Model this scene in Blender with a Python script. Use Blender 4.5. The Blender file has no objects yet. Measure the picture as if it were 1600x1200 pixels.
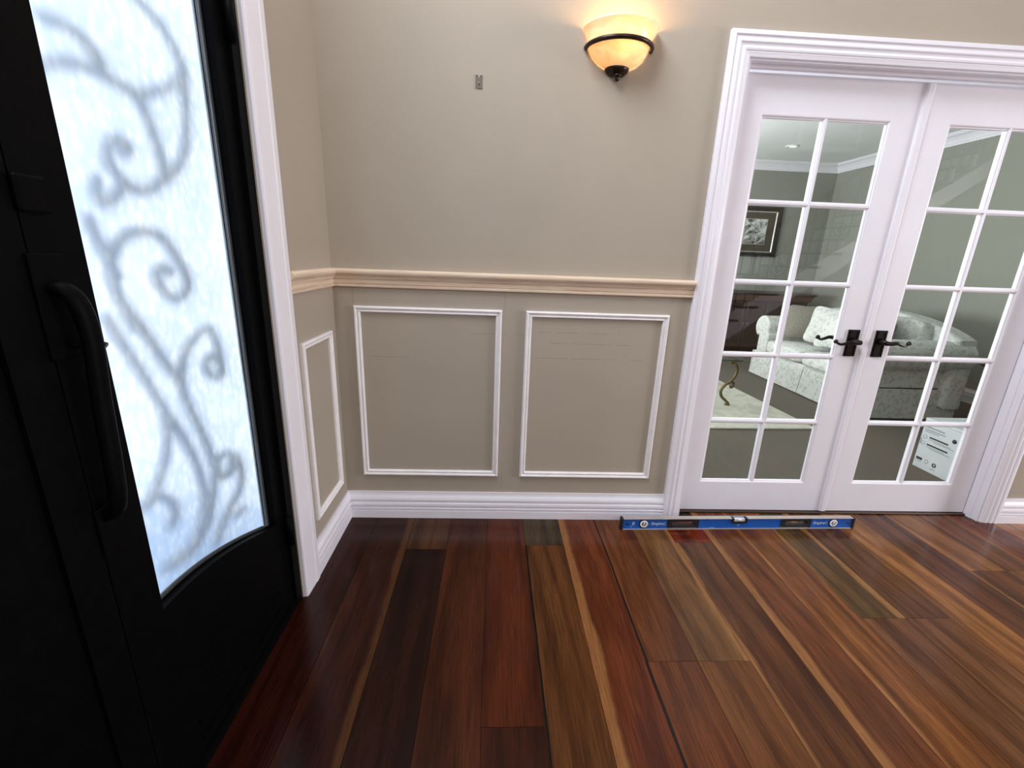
import bpy, bmesh, math, random
from mathutils import Matrix, Vector

random.seed(7)
scene = bpy.context.scene
COL = scene.collection

# ------------------------------------------------------------------ camera
camd = bpy.data.cameras.new('camera')
camd.sensor_fit = 'HORIZONTAL'
camd.sensor_width = 36.0
camd.lens = 694.83 / 1600 * 36.0
camd.clip_start = 0.02
cam = bpy.data.objects.new('camera', camd)
COL.objects.link(cam)
CR = Vector((0.99863613, -0.03816217, 0.03563033))
CU = Vector((-0.02364355, 0.27789819, 0.96031952))
CF = Vector((0.04654948, 0.9598522, -0.27661688))
CP = Vector((0.698, -1.9966, 1.2826))
cam.matrix_world = Matrix(((CR.x, CU.x, -CF.x, CP.x), (CR.y, CU.y, -CF.y, CP.y),
                           (CR.z, CU.z, -CF.z, CP.z), (0, 0, 0, 1)))
scene.camera = cam

# ------------------------------------------------------------------ world, lights, exposure
world = bpy.data.worlds.new('world')
scene.world = world
world.use_nodes = True
bg = world.node_tree.nodes['Background']
bg.inputs['Color'].default_value = (0.86, 0.93, 1.0, 1)
bg.inputs['Strength'].default_value = 1.38

def area(name, loc, target, sx, sy, power, color, spread=180):
    d = bpy.data.lights.new(name, 'AREA')
    d.shape = 'RECTANGLE'; d.size = sx; d.size_y = sy
    d.energy = power; d.color = color
    d.spread = math.radians(spread)
    o = bpy.data.objects.new(name, d)
    COL.objects.link(o)
    o.location = loc
    o.rotation_euler = (Vector(target) - Vector(loc)).to_track_quat('-Z', 'Y').to_euler()
    return o

# daylight through the tall window above the front doors (upper storey of the foyer)
area('window_light_upper', (0.03, -1.256, 3.62), (2.6, -1.4, 1.2), 1.38, 1.33, 100, (0.88, 0.93, 1.0))
# soft fill light added at the unseen back of the foyer
area('fill_light_back', (1.9, -4.72, 2.9), (2.4, 0, 0.9), 1.5, 1.9, 46, (1.0, 0.95, 0.98))
# unseen light added at the right to brighten the left wall
area('fill_light_right', (7.52, -1.75, 1.55), (0.0, -1.0, 0.9), 2.0, 1.8, 225, (0.98, 0.96, 1.0))
# daylight from an unseen living room window, tilted up to brighten the ceiling
area('window_light_living', (0.35, 2.6, 1.2), (2.0, 2.5, 3.4), 2.2, 1.5, 245, (0.95, 0.98, 1.0))

scene.view_settings.view_transform = 'Standard'
scene.view_settings.look = 'None'
scene.view_settings.gamma = 1.0
scene.view_settings.use_curve_mapping = False
scene.view_settings.exposure = 0.2

# ------------------------------------------------------------------ material helpers
MATS = {}
def nt(name):
    m = bpy.data.materials.new(name)
    m.use_nodes = True
    t = m.node_tree
    b = t.nodes['Principled BSDF']
    MATS[name] = m
    return m, t, b

def N(t, typ, **kw):
    n = t.nodes.new(typ)
    for k, v in kw.items():
        setattr(n, k, v)
    return n

def L(t, a, b):
    t.links.new(a, b)

def ramp(t, fac, stops):
    r = N(t, 'ShaderNodeValToRGB')
    el = r.color_ramp.elements
    while len(el) < len(stops):
        el.new(0.5)
    for e, (p, c) in zip(el, stops):
        e.position = p
        e.color = (c[0], c[1], c[2], 1)
    L(t, fac, r.inputs['Fac'])
    return r.outputs['Color']

def noise(t, vec, scale, detail=3, rough=0.55, dist=0.0):
    n = N(t, 'ShaderNodeTexNoise')
    n.inputs['Scale'].default_value = scale
    n.inputs['Detail'].default_value = detail
    n.inputs['Roughness'].default_value = rough
    n.inputs['Distortion'].default_value = dist
    if vec is not None:
        L(t, vec, n.inputs['Vector'])
    return n.outputs['Fac']

def coords(t, scale=(1, 1, 1), kind='Object'):
    tc = N(t, 'ShaderNodeTexCoord')
    mp = N(t, 'ShaderNodeMapping')
    mp.inputs['Scale'].default_value = scale
    L(t, tc.outputs[kind], mp.inputs['Vector'])
    return mp.outputs['Vector']

def bump(t, b, h, strength, dist=0.002):
    n = N(t, 'ShaderNodeBump')
    n.inputs['Strength'].default_value = strength
    n.inputs['Distance'].default_value = dist
    L(t, h, n.inputs['Height'])
    L(t, n.outputs['Normal'], b.inputs['Normal'])

def plain(name, col, rough=0.5, metal=0.0, var=0.06, scale=12, bstr=0.0, bscale=200, spec=0.5, nscale=(1, 1, 1)):
    m, t, b = nt(name)
    v = coords(t, nscale)
    f = noise(t, v, scale)
    lo = [max(0, c * (1 - var)) for c in col]
    hi = [min(1, c * (1 + var)) for c in col]
    L(t, ramp(t, f, [(0.3, lo), (0.7, hi)]), b.inputs['Base Color'])
    b.inputs['Roughness'].default_value = rough
    b.inputs['Metallic'].default_value = metal
    b.inputs['Specular IOR Level'].default_value = spec
    if bstr:
        bump(t, b, noise(t, v, bscale, 2), bstr)
    return m

def math_n(t, op, a, b=None, c=None, clamp=False):
    n = N(t, 'ShaderNodeMath', operation=op)
    n.use_clamp = clamp
    for i, x in enumerate((a, b, c)):
        if x is None:
            continue
        if isinstance(x, (int, float)):
            n.inputs[i].default_value = x
        else:
            L(t, x, n.inputs[i])
    return n.outputs[0]

def mixc(t, fac, a, b, blend='MIX'):
    n = N(t, 'ShaderNodeMix', data_type='RGBA', blend_type=blend)
    if isinstance(fac, (int, float)):
        n.inputs[0].default_value = fac
    else:
        L(t, fac, n.inputs[0])
    for s, x in ((n.inputs[6], a), (n.inputs[7], b)):
        if isinstance(x, tuple):
            s.default_value = (x[0], x[1], x[2], 1)
        else:
            L(t, x, s)
    return n.outputs[2]

# ------------------------------------------------------------------ materials
def wall_paint(name, col, lines=()):
    m, t, b = nt(name)
    v = coords(t)
    f = noise(t, v, 2.2, 4)
    c = ramp(t, f, [(0.3, [x * 0.96 for x in col]), (0.7, [x * 1.03 for x in col])])
    if lines:
        sep = N(t, 'ShaderNodeSeparateXYZ'); L(t, v, sep.inputs[0])
        broken = math_n(t, 'MULTIPLY', math_n(t, 'GREATER_THAN', noise(t, v, 22, 2), 0.47), 0.55)
        total = None
        for ax, p, a0, a1, w in lines:         # pencil marks left on the paint
            A = sep.outputs['XYZ'.index(ax)]
            B = sep.outputs['Z'] if ax in 'XY' else sep.outputs['X']
            if ax == 'Z':
                A, B = sep.outputs['Z'], sep.outputs['X']
            on = math_n(t, 'COMPARE', A, p, w)
            on = math_n(t, 'MULTIPLY', on, math_n(t, 'COMPARE', B, (a0 + a1) / 2, abs(a1 - a0) / 2))
            total = on if total is None else math_n(t, 'MAXIMUM', total, on)
        c = mixc(t, math_n(t, 'MULTIPLY', total, broken), c, (0.16, 0.13, 0.11))
    L(t, c, b.inputs['Base Color'])
    b.inputs['Roughness'].default_value = 0.6
    b.inputs['Specular IOR Level'].default_value = 0.2
    bump(t, b, noise(t, v, 260, 2), 0.12, 0.001)
    return m

BEIGE = (0.418, 0.364, 0.297)
wall_paint('paint_beige', BEIGE)
wall_paint('paint_beige_marked', BEIGE, [
    ('Z', 0.955, 0.90, 1.28, 0.0009), ('Z', 0.905, 0.96, 1.36, 0.0009), ('Z', 0.835, 0.90, 1.44, 0.0009),
    ('Z', 0.822, 0.12, 0.32, 0.0008), ('Z', 0.94, 0.60, 0.86, 0.0008), ('Z', 0.222, 1.49, 1.56, 0.0008),
    ('X', 0.750, 1.05, 1.13, 0.0008), ('X', 1.502, 1.05, 1.13, 0.0008), ('X', 0.084, 1.05, 1.13, 0.0008),
    ('X', 0.760, 0.16, 0.30, 0.0008), ('X', 1.505, 0.16, 0.24, 0.0008)])
wall_paint('paint_sage', (0.30, 0.305, 0.265))
wall_paint('paint_ceiling', (0.84, 0.86, 0.86))
plain('trim_white', (0.85, 0.83, 0.89), 0.38, var=0.02, scale=6, bstr=0.015, bscale=60)
plain('primed_white', (0.86, 0.83, 0.84), 0.5, var=0.05, scale=18, bstr=0.08, bscale=120)
plain('iron_black', (0.0022, 0.0022, 0.0025), 0.5, 0.0, var=0.2, scale=30, bstr=0.15, bscale=220, spec=0.04)
plain('iron_scatter_grey', (0.14, 0.16, 0.19), 0.7, 0.0, var=0.2, scale=30)  # dark scroll iron made paler: light scattered by the glass is in the colour
plain('iron_gasket', (0.05, 0.055, 0.06), 0.35, 0.4, var=0.1)
plain('bronze_dark', (0.012, 0.008, 0.007), 0.32, 0.6, var=0.2, scale=40)
plain('bronze_brown', (0.035, 0.016, 0.010), 0.3, 0.5, var=0.25, scale=40)
plain('nickel', (0.17, 0.145, 0.12), 0.45, 0.5, var=0.1, scale=60)
plain('steel_screw', (0.75, 0.72, 0.68), 0.3, 1.0, var=0.05)
plain('concrete_out', (0.34, 0.47, 0.68), 0.9, var=0.12, scale=3)
plain('level_blue', (0.010, 0.11, 0.48), 0.35, var=0.08, scale=40)
plain('level_alu', (0.55, 0.50, 0.47), 0.42, 0.6, var=0.1, scale=50, nscale=(0.2, 1, 1))
plain('rubber_black', (0.012, 0.011, 0.012), 0.55, var=0.2, scale=60)
plain('plastic_white', (0.86, 0.86, 0.88), 0.3, var=0.02)
plain('print_pale', (0.46, 0.55, 0.68), 0.5, var=0.04)
plain('vial_green', (0.62, 0.60, 0.62), 0.08, var=0.05)
plain('vial_dark', (0.03, 0.035, 0.05), 0.1, var=0.2)
plain('dark_wood', (0.030, 0.011, 0.006), 0.35, var=0.4, scale=6, nscale=(1, 1, 12))
plain('brown_wood', (0.075, 0.032, 0.018), 0.35, var=0.4, scale=6, nscale=(1, 10, 1))
plain('brass_old', (0.16, 0.115, 0.045), 0.45, 0.55, var=0.35, scale=20)
plain('stair_cap', (0.10, 0.05, 0.025), 0.4, var=0.3, scale=8)
plain('carton_white', (0.60, 0.63, 0.65), 0.6, var=0.03, scale=10)
plain('print_dark', (0.03, 0.032, 0.035), 0.6, var=0.1)
plain('print_grey', (0.30, 0.31, 0.33), 0.6, var=0.1)
plain('cushion_taupe', (0.20, 0.185, 0.155), 0.9, var=0.18, scale=70, bstr=0.3, bscale=400)
plain('cushion_grey', (0.20, 0.195, 0.17), 0.9, var=0.15, scale=60, bstr=0.3, bscale=400)
plain('cushion_pink', (0.34, 0.28, 0.25), 0.9, var=0.15, scale=60, bstr=0.3, bscale=400)
plain('frame_dark', (0.022, 0.016, 0.014), 0.35, var=0.3, scale=20)
plain('frame_silver', (0.55, 0.53, 0.47), 0.35, 0.6, var=0.15, scale=20)
plain('mat_olive', (0.075, 0.066, 0.048), 0.8, var=0.1, scale=20)
plain('threshold_wood', (0.045, 0.022, 0.014), 0.4, var=0.35, scale=5, nscale=(1, 14, 14))
plain('subfloor', (0.02, 0.008, 0.005), 0.8, var=0.2)

def damask():
    m, t, b = nt('damask_white')
    v = coords(t)
    vo = N(t, 'ShaderNodeTexVoronoi', feature='F1')
    vo.inputs['Scale'].default_value = 26
    wv = N(t, 'ShaderNodeVectorMath', operation='ADD')
    nn = N(t, 'ShaderNodeTexNoise'); nn.inputs['Scale'].default_value = 16
    L(t, v, nn.inputs['Vector']); L(t, v, wv.inputs[0])
    sc = N(t, 'ShaderNodeVectorMath', operation='SCALE'); sc.inputs['Scale'].default_value = 0.09
    L(t, nn.outputs['Color'], sc.inputs[0]); L(t, sc.outputs[0], wv.inputs[1])
    L(t, wv.outputs[0], vo.inputs['Vector'])
    c = ramp(t, vo.outputs['Distance'], [(0.25, (0.47, 0.475, 0.45)), (0.55, (0.62, 0.63, 0.61))])
    L(t, c, b.inputs['Base Color'])
    b.inputs['Roughness'].default_value = 0.85
    b.inputs['Specular IOR Level'].default_value = 0.2
    bump(t, b, vo.outputs['Distance'], 0.25, 0.003)
damask()

def carpet():
    m, t, b = nt('carpet')
    v = coords(t)
    f = noise(t, v, 180, 3, 0.7)
    g = noise(t, v, 1.4, 3)
    c = ramp(t, f, [(0.3, (0.105, 0.092, 0.076)), (0.7, (0.185, 0.165, 0.14))])
    c = mixc(t, math_n(t, 'MULTIPLY', g, 0.25), c, (0.10, 0.09, 0.076))
    L(t, c, b.inputs['Base Color'])
    b.inputs['Roughness'].default_value = 0.95
    b.inputs['Specular IOR Level'].default_value = 0.1
    bump(t, b, f, 0.6, 0.006)
carpet()

def rugmat():
    m, t, b = nt('rug_cream')
    v = coords(t)
    f = noise(t, v, 60, 3, 0.7)
    g = noise(t, v, 3.0, 4, 0.6, 1.2)
    c = ramp(t, g, [(0.35, (0.44, 0.43, 0.36)), (0.5, (0.54, 0.53, 0.46)), (0.62, (0.40, 0.385, 0.32))])
    c = mixc(t, math_n(t, 'MULTIPLY', f, 0.3), c, (0.62, 0.61, 0.55))
    L(t, c, b.inputs['Base Color'])
    b.inputs['Roughness'].default_value = 0.95
    b.inputs['Specular IOR Level'].default_value = 0.1
    bump(t, b, f, 0.5, 0.006)
rugmat()

def pine():
    m, t, b = nt('raw_pine')
    v = coords(t, (3, 3, 60))
    f = noise(t, v, 1.6, 4, 0.6, 0.5)
    c = ramp(t, f, [(0.3, (0.66, 0.50, 0.37)), (0.6, (0.78, 0.64, 0.50)), (0.75, (0.72, 0.55, 0.42))])
    L(t, c, b.inputs['Base Color'])
    b.inputs['Roughness'].default_value = 0.6
    b.inputs['Specular IOR Level'].default_value = 0.3
pine()

def plank():
    m, t, b = nt('hardwood_plank')
    oi = N(t, 'ShaderNodeObjectInfo')
    geo = N(t, 'ShaderNodeNewGeometry')
    tc = N(t, 'ShaderNodeTexCoord')
    rnd = math_n(t, 'MULTIPLY', oi.outputs['Random'], 37.0)
    off = N(t, 'ShaderNodeCombineXYZ')
    L(t, rnd, off.inputs[0]); L(t, rnd, off.inputs[1])
    add = N(t, 'ShaderNodeVectorMath', operation='ADD')
    L(t, geo.outputs['Position'], add.inputs[0]); L(t, off.outputs[0], add.inputs[1])
    def mapped(s):
        mp = N(t, 'ShaderNodeMapping'); mp.inputs['Scale'].default_value = s
        L(t, add.outputs[0], mp.inputs['Vector']); return mp.outputs['Vector']
    fine = noise(t, mapped((190, 7, 1)), 1.0, 5, 0.7, 0.25)
    broad = noise(t, mapped((9, 0.9, 1)), 1.0, 3, 0.5, 1.6)
    fig = N(t, 'ShaderNodeTexWave', wave_type='BANDS', bands_direction='X')
    fig.inputs['Scale'].default_value = 3.2
    fig.inputs['Distortion'].default_value = 14.0
    fig.inputs['Detail'].default_value = 3.0
    fig.inputs['Detail Scale'].default_value = 1.4
    L(t, mapped((1.0, 0.11, 1)), fig.inputs['Vector'])
    g1 = ramp(t, fine, [(0.28, (0.48, 0.44, 0.41)), (0.5, (0.97, 0.97, 0.97)), (0.72, (1.38, 1.38, 1.34))])
    g2 = ramp(t, broad, [(0.25, (0.50, 0.45, 0.43)), (0.75, (1.5, 1.55, 1.55))])
    g3 = ramp(t, fig.outputs['Fac'], [(0.05, (0.72, 0.67, 0.64)), (0.30, (0.97, 0.97, 0.97)), (0.9, (1.08, 1.09, 1.09))])
    c = mixc(t, 1.0, oi.outputs['Color'], g1, 'MULTIPLY')
    c = mixc(t, 1.0, c, g2, 'MULTIPLY')
    c = mixc(t, 1.0, c, g3, 'MULTIPLY')
    # pale sapwood and dark checks along the plank's edges
    sep = N(t, 'ShaderNodeSeparateXYZ'); L(t, tc.outputs['Object'], sep.inputs[0])
    wob = math_n(t, 'MULTIPLY_ADD', noise(t, mapped((2, 1.7, 1)), 1.0, 4, 0.6), 0.9, -0.45)
    u = math_n(t, 'ADD', math_n(t, 'ADD', sep.outputs['X'], 0.5), math_n(t, 'MULTIPLY', wob, 0.45))
    def attr(nm):
        a = N(t, 'ShaderNodeAttribute', attribute_type='OBJECT'); a.attribute_name = nm
        return a.outputs['Fac']
    def below(val, thr, soft):
        mr = N(t, 'ShaderNodeMapRange', interpolation_type='SMOOTHSTEP')
        L(t, val, mr.inputs['Value'])
        L(t, thr, mr.inputs['From Min']); L(t, math_n(t, 'ADD', thr, soft), mr.inputs['From Max'])
        mr.inputs['To Min'].default_value = 1.0; mr.inputs['To Max'].default_value = 0.0
        return mr.outputs['Result']
    sl = below(u, attr('sap_l'), 0.10)
    sr = below(math_n(t, 'SUBTRACT', 1.0, u), attr('sap_r'), 0.10)
    sap = math_n(t, 'MAXIMUM', sl, sr)
    sapm = mixc(t, attr('sap_mix'), (0.36, 0.165, 0.055), oi.outputs['Color'])
    sapc = mixc(t, 1.0, sapm, g1, 'MULTIPLY')
    c = mixc(t, math_n(t, 'MULTIPLY', sap, 0.85), c, sapc)
    u2 = math_n(t, 'ADD', math_n(t, 'ADD', sep.outputs['X'], 0.5), math_n(t, 'MULTIPLY', wob, 0.07))
    ck = math_n(t, 'ABSOLUTE', math_n(t, 'SUBTRACT', u2, attr('crack')))
    ckm = math_n(t, 'LESS_THAN', ck, 0.022)
    gate = math_n(t, 'GREATER_THAN', attr('crack'), 0.0001)
    c = mixc(t, math_n(t, 'MULTIPLY', ckm, gate), c, (0.006, 0.003, 0.002))
    L(t, c, b.inputs['Base Color'])
    b.inputs['Roughness'].default_value = 0.30
    b.inputs['Specular IOR Level'].default_value = 0.22
    rr = math_n(t, 'MULTIPLY_ADD', fine, 0.10, 0.15)
    L(t, rr, b.inputs['Roughness'])
    bump(t, b, fine, 0.10, 0.0008)
plank()

def clear_glass():
    m, t, b = nt('pane_glass')
    t.nodes.remove(b)
    out = t.nodes['Material Output']
    tr = N(t, 'ShaderNodeBsdfTransparent'); tr.inputs['Color'].default_value = (0.97, 0.985, 0.975, 1)
    gl = N(t, 'ShaderNodeBsdfGlossy'); gl.inputs['Roughness'].default_value = 0.0
    ge = N(t, 'ShaderNodeNewGeometry')
    dp = N(t, 'ShaderNodeVectorMath', operation='DOT_PRODUCT')
    L(t, ge.outputs['Incoming'], dp.inputs[0]); L(t, ge.outputs['Normal'], dp.inputs[1])
    inv = math_n(t, 'SUBTRACT', 1.0, math_n(t, 'ABSOLUTE', dp.outputs['Value']), clamp=True)
    f = math_n(t, 'MULTIPLY_ADD', math_n(t, 'POWER', inv, 5.0), 0.95, 0.038, clamp=True)
    mx = N(t, 'ShaderNodeMixShader')
    L(t, f, mx.inputs[0]); L(t, tr.outputs[0], mx.inputs[1]); L(t, gl.outputs[0], mx.inputs[2])
    L(t, mx.outputs[0], out.inputs['Surface'])
clear_glass()

def rain_glass():
    m, t, b = nt('obscure_glass')
    t.nodes.remove(b)
    out = t.nodes['Material Output']
    v = coords(t, (1, 1, 0.62))
    vo = N(t, 'ShaderNodeTexVoronoi', feature='SMOOTH_F1')
    vo.inputs['Scale'].default_value = 55
    wv = N(t, 'ShaderNodeVectorMath', operation='ADD')
    nn = N(t, 'ShaderNodeTexNoise'); nn.inputs['Scale'].default_value = 30
    L(t, v, nn.inputs['Vector']); L(t, v, wv.inputs[0])
    sc = N(t, 'ShaderNodeVectorMath', operation='SCALE'); sc.inputs['Scale'].default_value = 0.03
    L(t, nn.outputs['Color'], sc.inputs[0]); L(t, sc.outputs[0], wv.inputs[1])
    L(t, wv.outputs[0], vo.inputs['Vector'])
    bp = N(t, 'ShaderNodeBump'); bp.inputs['Strength'].default_value = 0.45; bp.inputs['Distance'].default_value = 0.004
    L(t, vo.outputs['Distance'], bp.inputs['Height'])
    rf = N(t, 'ShaderNodeBsdfRefraction'); rf.inputs['IOR'].default_value = 1.15
    rf.inputs['Roughness'].default_value = 1.0
    peb = ramp(t, vo.outputs['Distance'], [(0.12, (1.0, 1.0, 1.0)), (0.55, (0.80, 0.86, 0.93))])
    big = ramp(t, noise(t, coords(t, (1, 1, 0.6)), 6, 4, 0.6, 1.0), [(0.38, (0.86, 0.90, 0.95)), (0.62, (1.0, 1.0, 1.0))])
    tint = mixc(t, 1.0, peb, big, 'MULTIPLY')
    L(t, tint, rf.inputs['Color'])
    L(t, bp.outputs['Normal'], rf.inputs['Normal'])
    tl = N(t, 'ShaderNodeBsdfTranslucent'); L(t, tint, tl.inputs['Color'])
    mx = N(t, 'ShaderNodeMixShader'); mx.inputs[0].default_value = 0.42
    L(t, rf.outputs[0], mx.inputs[1]); L(t, tl.outputs[0], mx.inputs[2])
    L(t, mx.outputs[0], out.inputs['Surface'])
rain_glass()

def alabaster():
    m, t, b = nt('alabaster_glass')
    t.nodes.remove(b)
    out = t.nodes['Material Output']
    v = coords(t, (1, 1, 2.2))
    f = noise(t, v, 9, 4, 0.6, 1.5)
    c = ramp(t, f, [(0.35, (0.93, 0.74, 0.50)), (0.6, (1.0, 0.88, 0.70))])
    tl = N(t, 'ShaderNodeBsdfTranslucent'); L(t, c, tl.inputs['Color'])
    df = N(t, 'ShaderNodeBsdfPrincipled'); df.inputs['Roughness'].default_value = 0.25
    L(t, c, df.inputs['Base Color'])
    em = N(t, 'ShaderNodeEmission'); em.inputs['Color'].default_value = (1.0, 0.58, 0.22, 1)
    em.inputs['Strength'].default_value = 0.16
    mx = N(t, 'ShaderNodeMixShader'); mx.inputs[0].default_value = 0.74
    L(t, tl.outputs[0], mx.inputs[1]); L(t, df.outputs[0], mx.inputs[2])
    ad = N(t, 'ShaderNodeAddShader')
    L(t, mx.outputs[0], ad.inputs[0]); L(t, em.outputs[0], ad.inputs[1])
    L(t, ad.outputs[0], out.inputs['Surface'])
alabaster()

def emit(name, col, s):
    m, t, b = nt(name)
    t.nodes.remove(b)
    e = N(t, 'ShaderNodeEmission'); e.inputs['Color'].default_value = (*col, 1); e.inputs['Strength'].default_value = s
    L(t, e.outputs[0], t.nodes['Material Output'].inputs['Surface'])
emit('bulb_glow', (1.0, 0.74, 0.42), 14.0)
emit('lit_pane', (0.86, 0.92, 1.0), 0.9)
emit('downlight_glow', (1.0, 0.97, 0.9), 1.6)

def art():
    m, t, b = nt('art_print')
    v = coords(t)
    f = noise(t, v, 7, 5, 0.6, 1.5)
    c = ramp(t, f, [(0.40, (0.05, 0.05, 0.05)), (0.5, (0.35, 0.35, 0.34)), (0.58, (0.78, 0.78, 0.76))])
    L(t, c, b.inputs['Base Color']); b.inputs['Roughness'].default_value = 0.6
art()

# ------------------------------------------------------------------ object helpers
def tag(o, label, cat=None, group=None, kind=None):
    o['label'] = label
    if cat: o['category'] = cat
    if group: o['group'] = group
    if kind: o['kind'] = kind
    return o

def link(name, me, mat, parent=None, smooth=False):
    o = bpy.data.objects.new(name, me)
    COL.objects.link(o)
    if mat:
        if not me.materials:
            me.materials.append(MATS[mat])
    if parent is not None:
        o.parent = parent
    if smooth:
        for p in me.polygons:
            p.use_smooth = True
    return o

def empty(name, loc=(0, 0, 0), rz=0.0):
    o = bpy.data.objects.new(name, None)
    o.empty_display_size = 0.05
    COL.objects.link(o)
    o.location = loc
    o.rotation_euler = (0, 0, rz)
    return o

def bm_box(bm, a, b):
    x0, y0, z0 = (min(a[i], b[i]) for i in range(3))
    x1, y1, z1 = (max(a[i], b[i]) for i in range(3))
    v = [bm.verts.new(p) for p in ((x0, y0, z0), (x1, y0, z0), (x1, y1, z0), (x0, y1, z0),
                                   (x0, y0, z1), (x1, y0, z1), (x1, y1, z1), (x0, y1, z1))]
    for f in ((0, 3, 2, 1), (4, 5, 6, 7), (0, 1, 5, 4), (1, 2, 6, 5), (2, 3, 7, 6), (3, 0, 4, 7)):
        bm.faces.new([v[i] for i in f])
    return v

def fin(bm, name):
    bmesh.ops.recalc_face_normals(bm, faces=bm.faces)
    me = bpy.data.meshes.new(name)
    bm.to_mesh(me); bm.free()
    return me

def boxes(name, lst, mat, parent=None, bev=0.0, seg=1):
    bm = bmesh.new()
    for a, b in lst:
        bm_box(bm, a, b)
    if bev:
        bmesh.ops.bevel(bm, geom=list(bm.edges), offset=bev, segments=seg, affect='EDGES', profile=0.5)
    return link(name, fin(bm, name), mat, parent)

def softbox(name, c, s, bev, seg, mat, parent=None, puff=0.0, rot=None):
    """rounded cushion-like block centred on c"""
    bm = bmesh.new()
    bm_box(bm, [-x / 2 for x in s], [x / 2 for x in s])
    bmesh.ops.subdivide_edges(bm, edges=list(bm.edges), cuts=5, use_grid_fill=True)
    hx, hy, hz = (x / 2 for x in s)
    for v in bm.verts:
        p = v.co
        # rounded box: clamp to an inner box and push out by the radius
        q = Vector((max(-hx + bev, min(hx - bev, p.x)), max(-hy + bev, min(hy - bev, p.y)), max(-hz + bev, min(hz - bev, p.z))))
        d = p - q
        if d.length > 1e-6:
            v.co = q + d.normalized() * bev
        if puff:
            a = [1 - (v.co[i] / (s[i] / 2)) ** 2 for i in range(3)]
            a = [max(0, x) for x in a]
            v.co = Vector((v.co.x * (1 + puff * a[1] * a[2]), v.co.y * (1 + puff * a[0] * a[2]), v.co.z * (1 + puff * a[0] * a[1])))
    me = fin(bm, name)
    o = link(name, me, mat, parent, True)
    o.location = c
    if rot: o.rotation_euler = rot
    md = o.modifiers.new('round', 'SUBSURF'); md.levels = 1; md.render_levels = 1
    return o

def prism(name, outline, axis, a0, a1, mat, parent=None, bev=0.0, seg=2, smooth=False):
    """2-D outline (closed) extruded along axis 0/1/2 from a0 to a1"""
    bm = bmesh.new()
    def P(p, a):
        q = list(p); q.insert(axis, a); return q
    lo = [bm.verts.new(P(p, a0)) for p in outline]
    hi = [bm.verts.new(P(p, a1)) for p in outline]
    n = len(outline)
    bm.faces.new(lo); bm.faces.new(hi[::-1])
    for i in range(n):
        bm.faces.new((lo[i], lo[(i + 1) % n], hi[(i + 1) % n], hi[i]))
    bmesh.ops.recalc_face_normals(bm, faces=bm.faces)
    if bev:
        cap = [e for e in bm.edges if len({v in lo for v in e.verts}) == 1]
        bmesh.ops.bevel(bm, geom=cap, offset=bev, segments=seg, affect='EDGES', profile=0.5)
    return link(name, fin(bm, name), mat, parent, smooth)

def tube_mesh(name, paths, rad, res=8, flat=1.0, flat_axis=None):
    """round bar along poly-lines; rad number or list"""
    bm = bmesh.new()
    for pts in paths:
        pts = [Vector(p) for p in pts]
        rings = []
        n = len(pts)
        up = None
        for i, p in enumerate(pts):
            tdir = (pts[min(i + 1, n - 1)] - pts[max(i - 1, 0)]).normalized()
            if up is None:
                up = Vector((0, 0, 1)) if abs(tdir.z) < 0.9 else Vector((1, 0, 0))
            side = tdir.cross(up)
            if side.length < 1e-5:
                side = tdir.orthogonal()
            side.normalize()
            up = side.cross(tdir).normalized()
            r = rad[i] if isinstance(rad, (list, tuple)) else rad
            ring = []
            for k in range(res):
                a = 2 * math.pi * k / res
                off = side * math.cos(a) * r + up * math.sin(a) * r
                if flat_axis is not None:
                    off[flat_axis] *= flat
                ring.append(bm.verts.new(p + off))
            rings.append(ring)
        for a, b in zip(rings, rings[1:]):
            for k in range(res):
                bm.faces.new((a[k], a[(k + 1) % res], b[(k + 1) % res], b[k]))
        bm.faces.new(rings[0]); bm.faces.new(rings[-1][::-1])
    return fin(bm, name)

def tube(name, paths, rad, mat, parent=None, res=8, **kw):
    return link(name, tube_mesh(name, paths, rad, res, **kw), mat, parent, True)

def spline(pts, sub=6):
    """Catmull-Rom through points"""
    pts = [Vector(p) for p in pts]
    out = []
    n = len(pts)
    for i in range(n - 1):
        p0, p1, p2, p3 = pts[max(i - 1, 0)], pts[i], pts[i + 1], pts[min(i + 2, n - 1)]
        for k in range(sub):
            s = k / sub
            out.append(0.5 * ((2 * p1) + (p2 - p0) * s + (2 * p0 - 5 * p1 + 4 * p2 - p3) * s * s + (3 * p1 - p0 - 3 * p2 + p3) * s ** 3))
    out.append(pts[-1])
    return out

def lathe(name, prof, mat, parent=None, seg=32, arc=2 * math.pi, start=0.0, loc=(0, 0, 0), sy=1.0, smooth=True):
    bm = bmesh.new()
    full = abs(arc - 2 * math.pi) < 1e-6
    cnt = seg if full else seg + 1
    rings = []
    for r, z in prof:
        rings.append([bm.verts.new((r * math.cos(start + arc * k / seg), sy * r * math.sin(start + arc * k / seg), z)) for k in range(cnt)])
    for a, b in zip(rings, rings[1:]):
        for k in range(cnt if full else cnt - 1):
            bm.faces.new((a[k], a[(k + 1) % cnt], b[(k + 1) % cnt], b[k]))
    bmesh.ops.remove_doubles(bm, verts=bm.verts, dist=1e-6)
    o = link(name, fin(bm, name), mat, parent, smooth)
    o.location = loc
    return o

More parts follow.
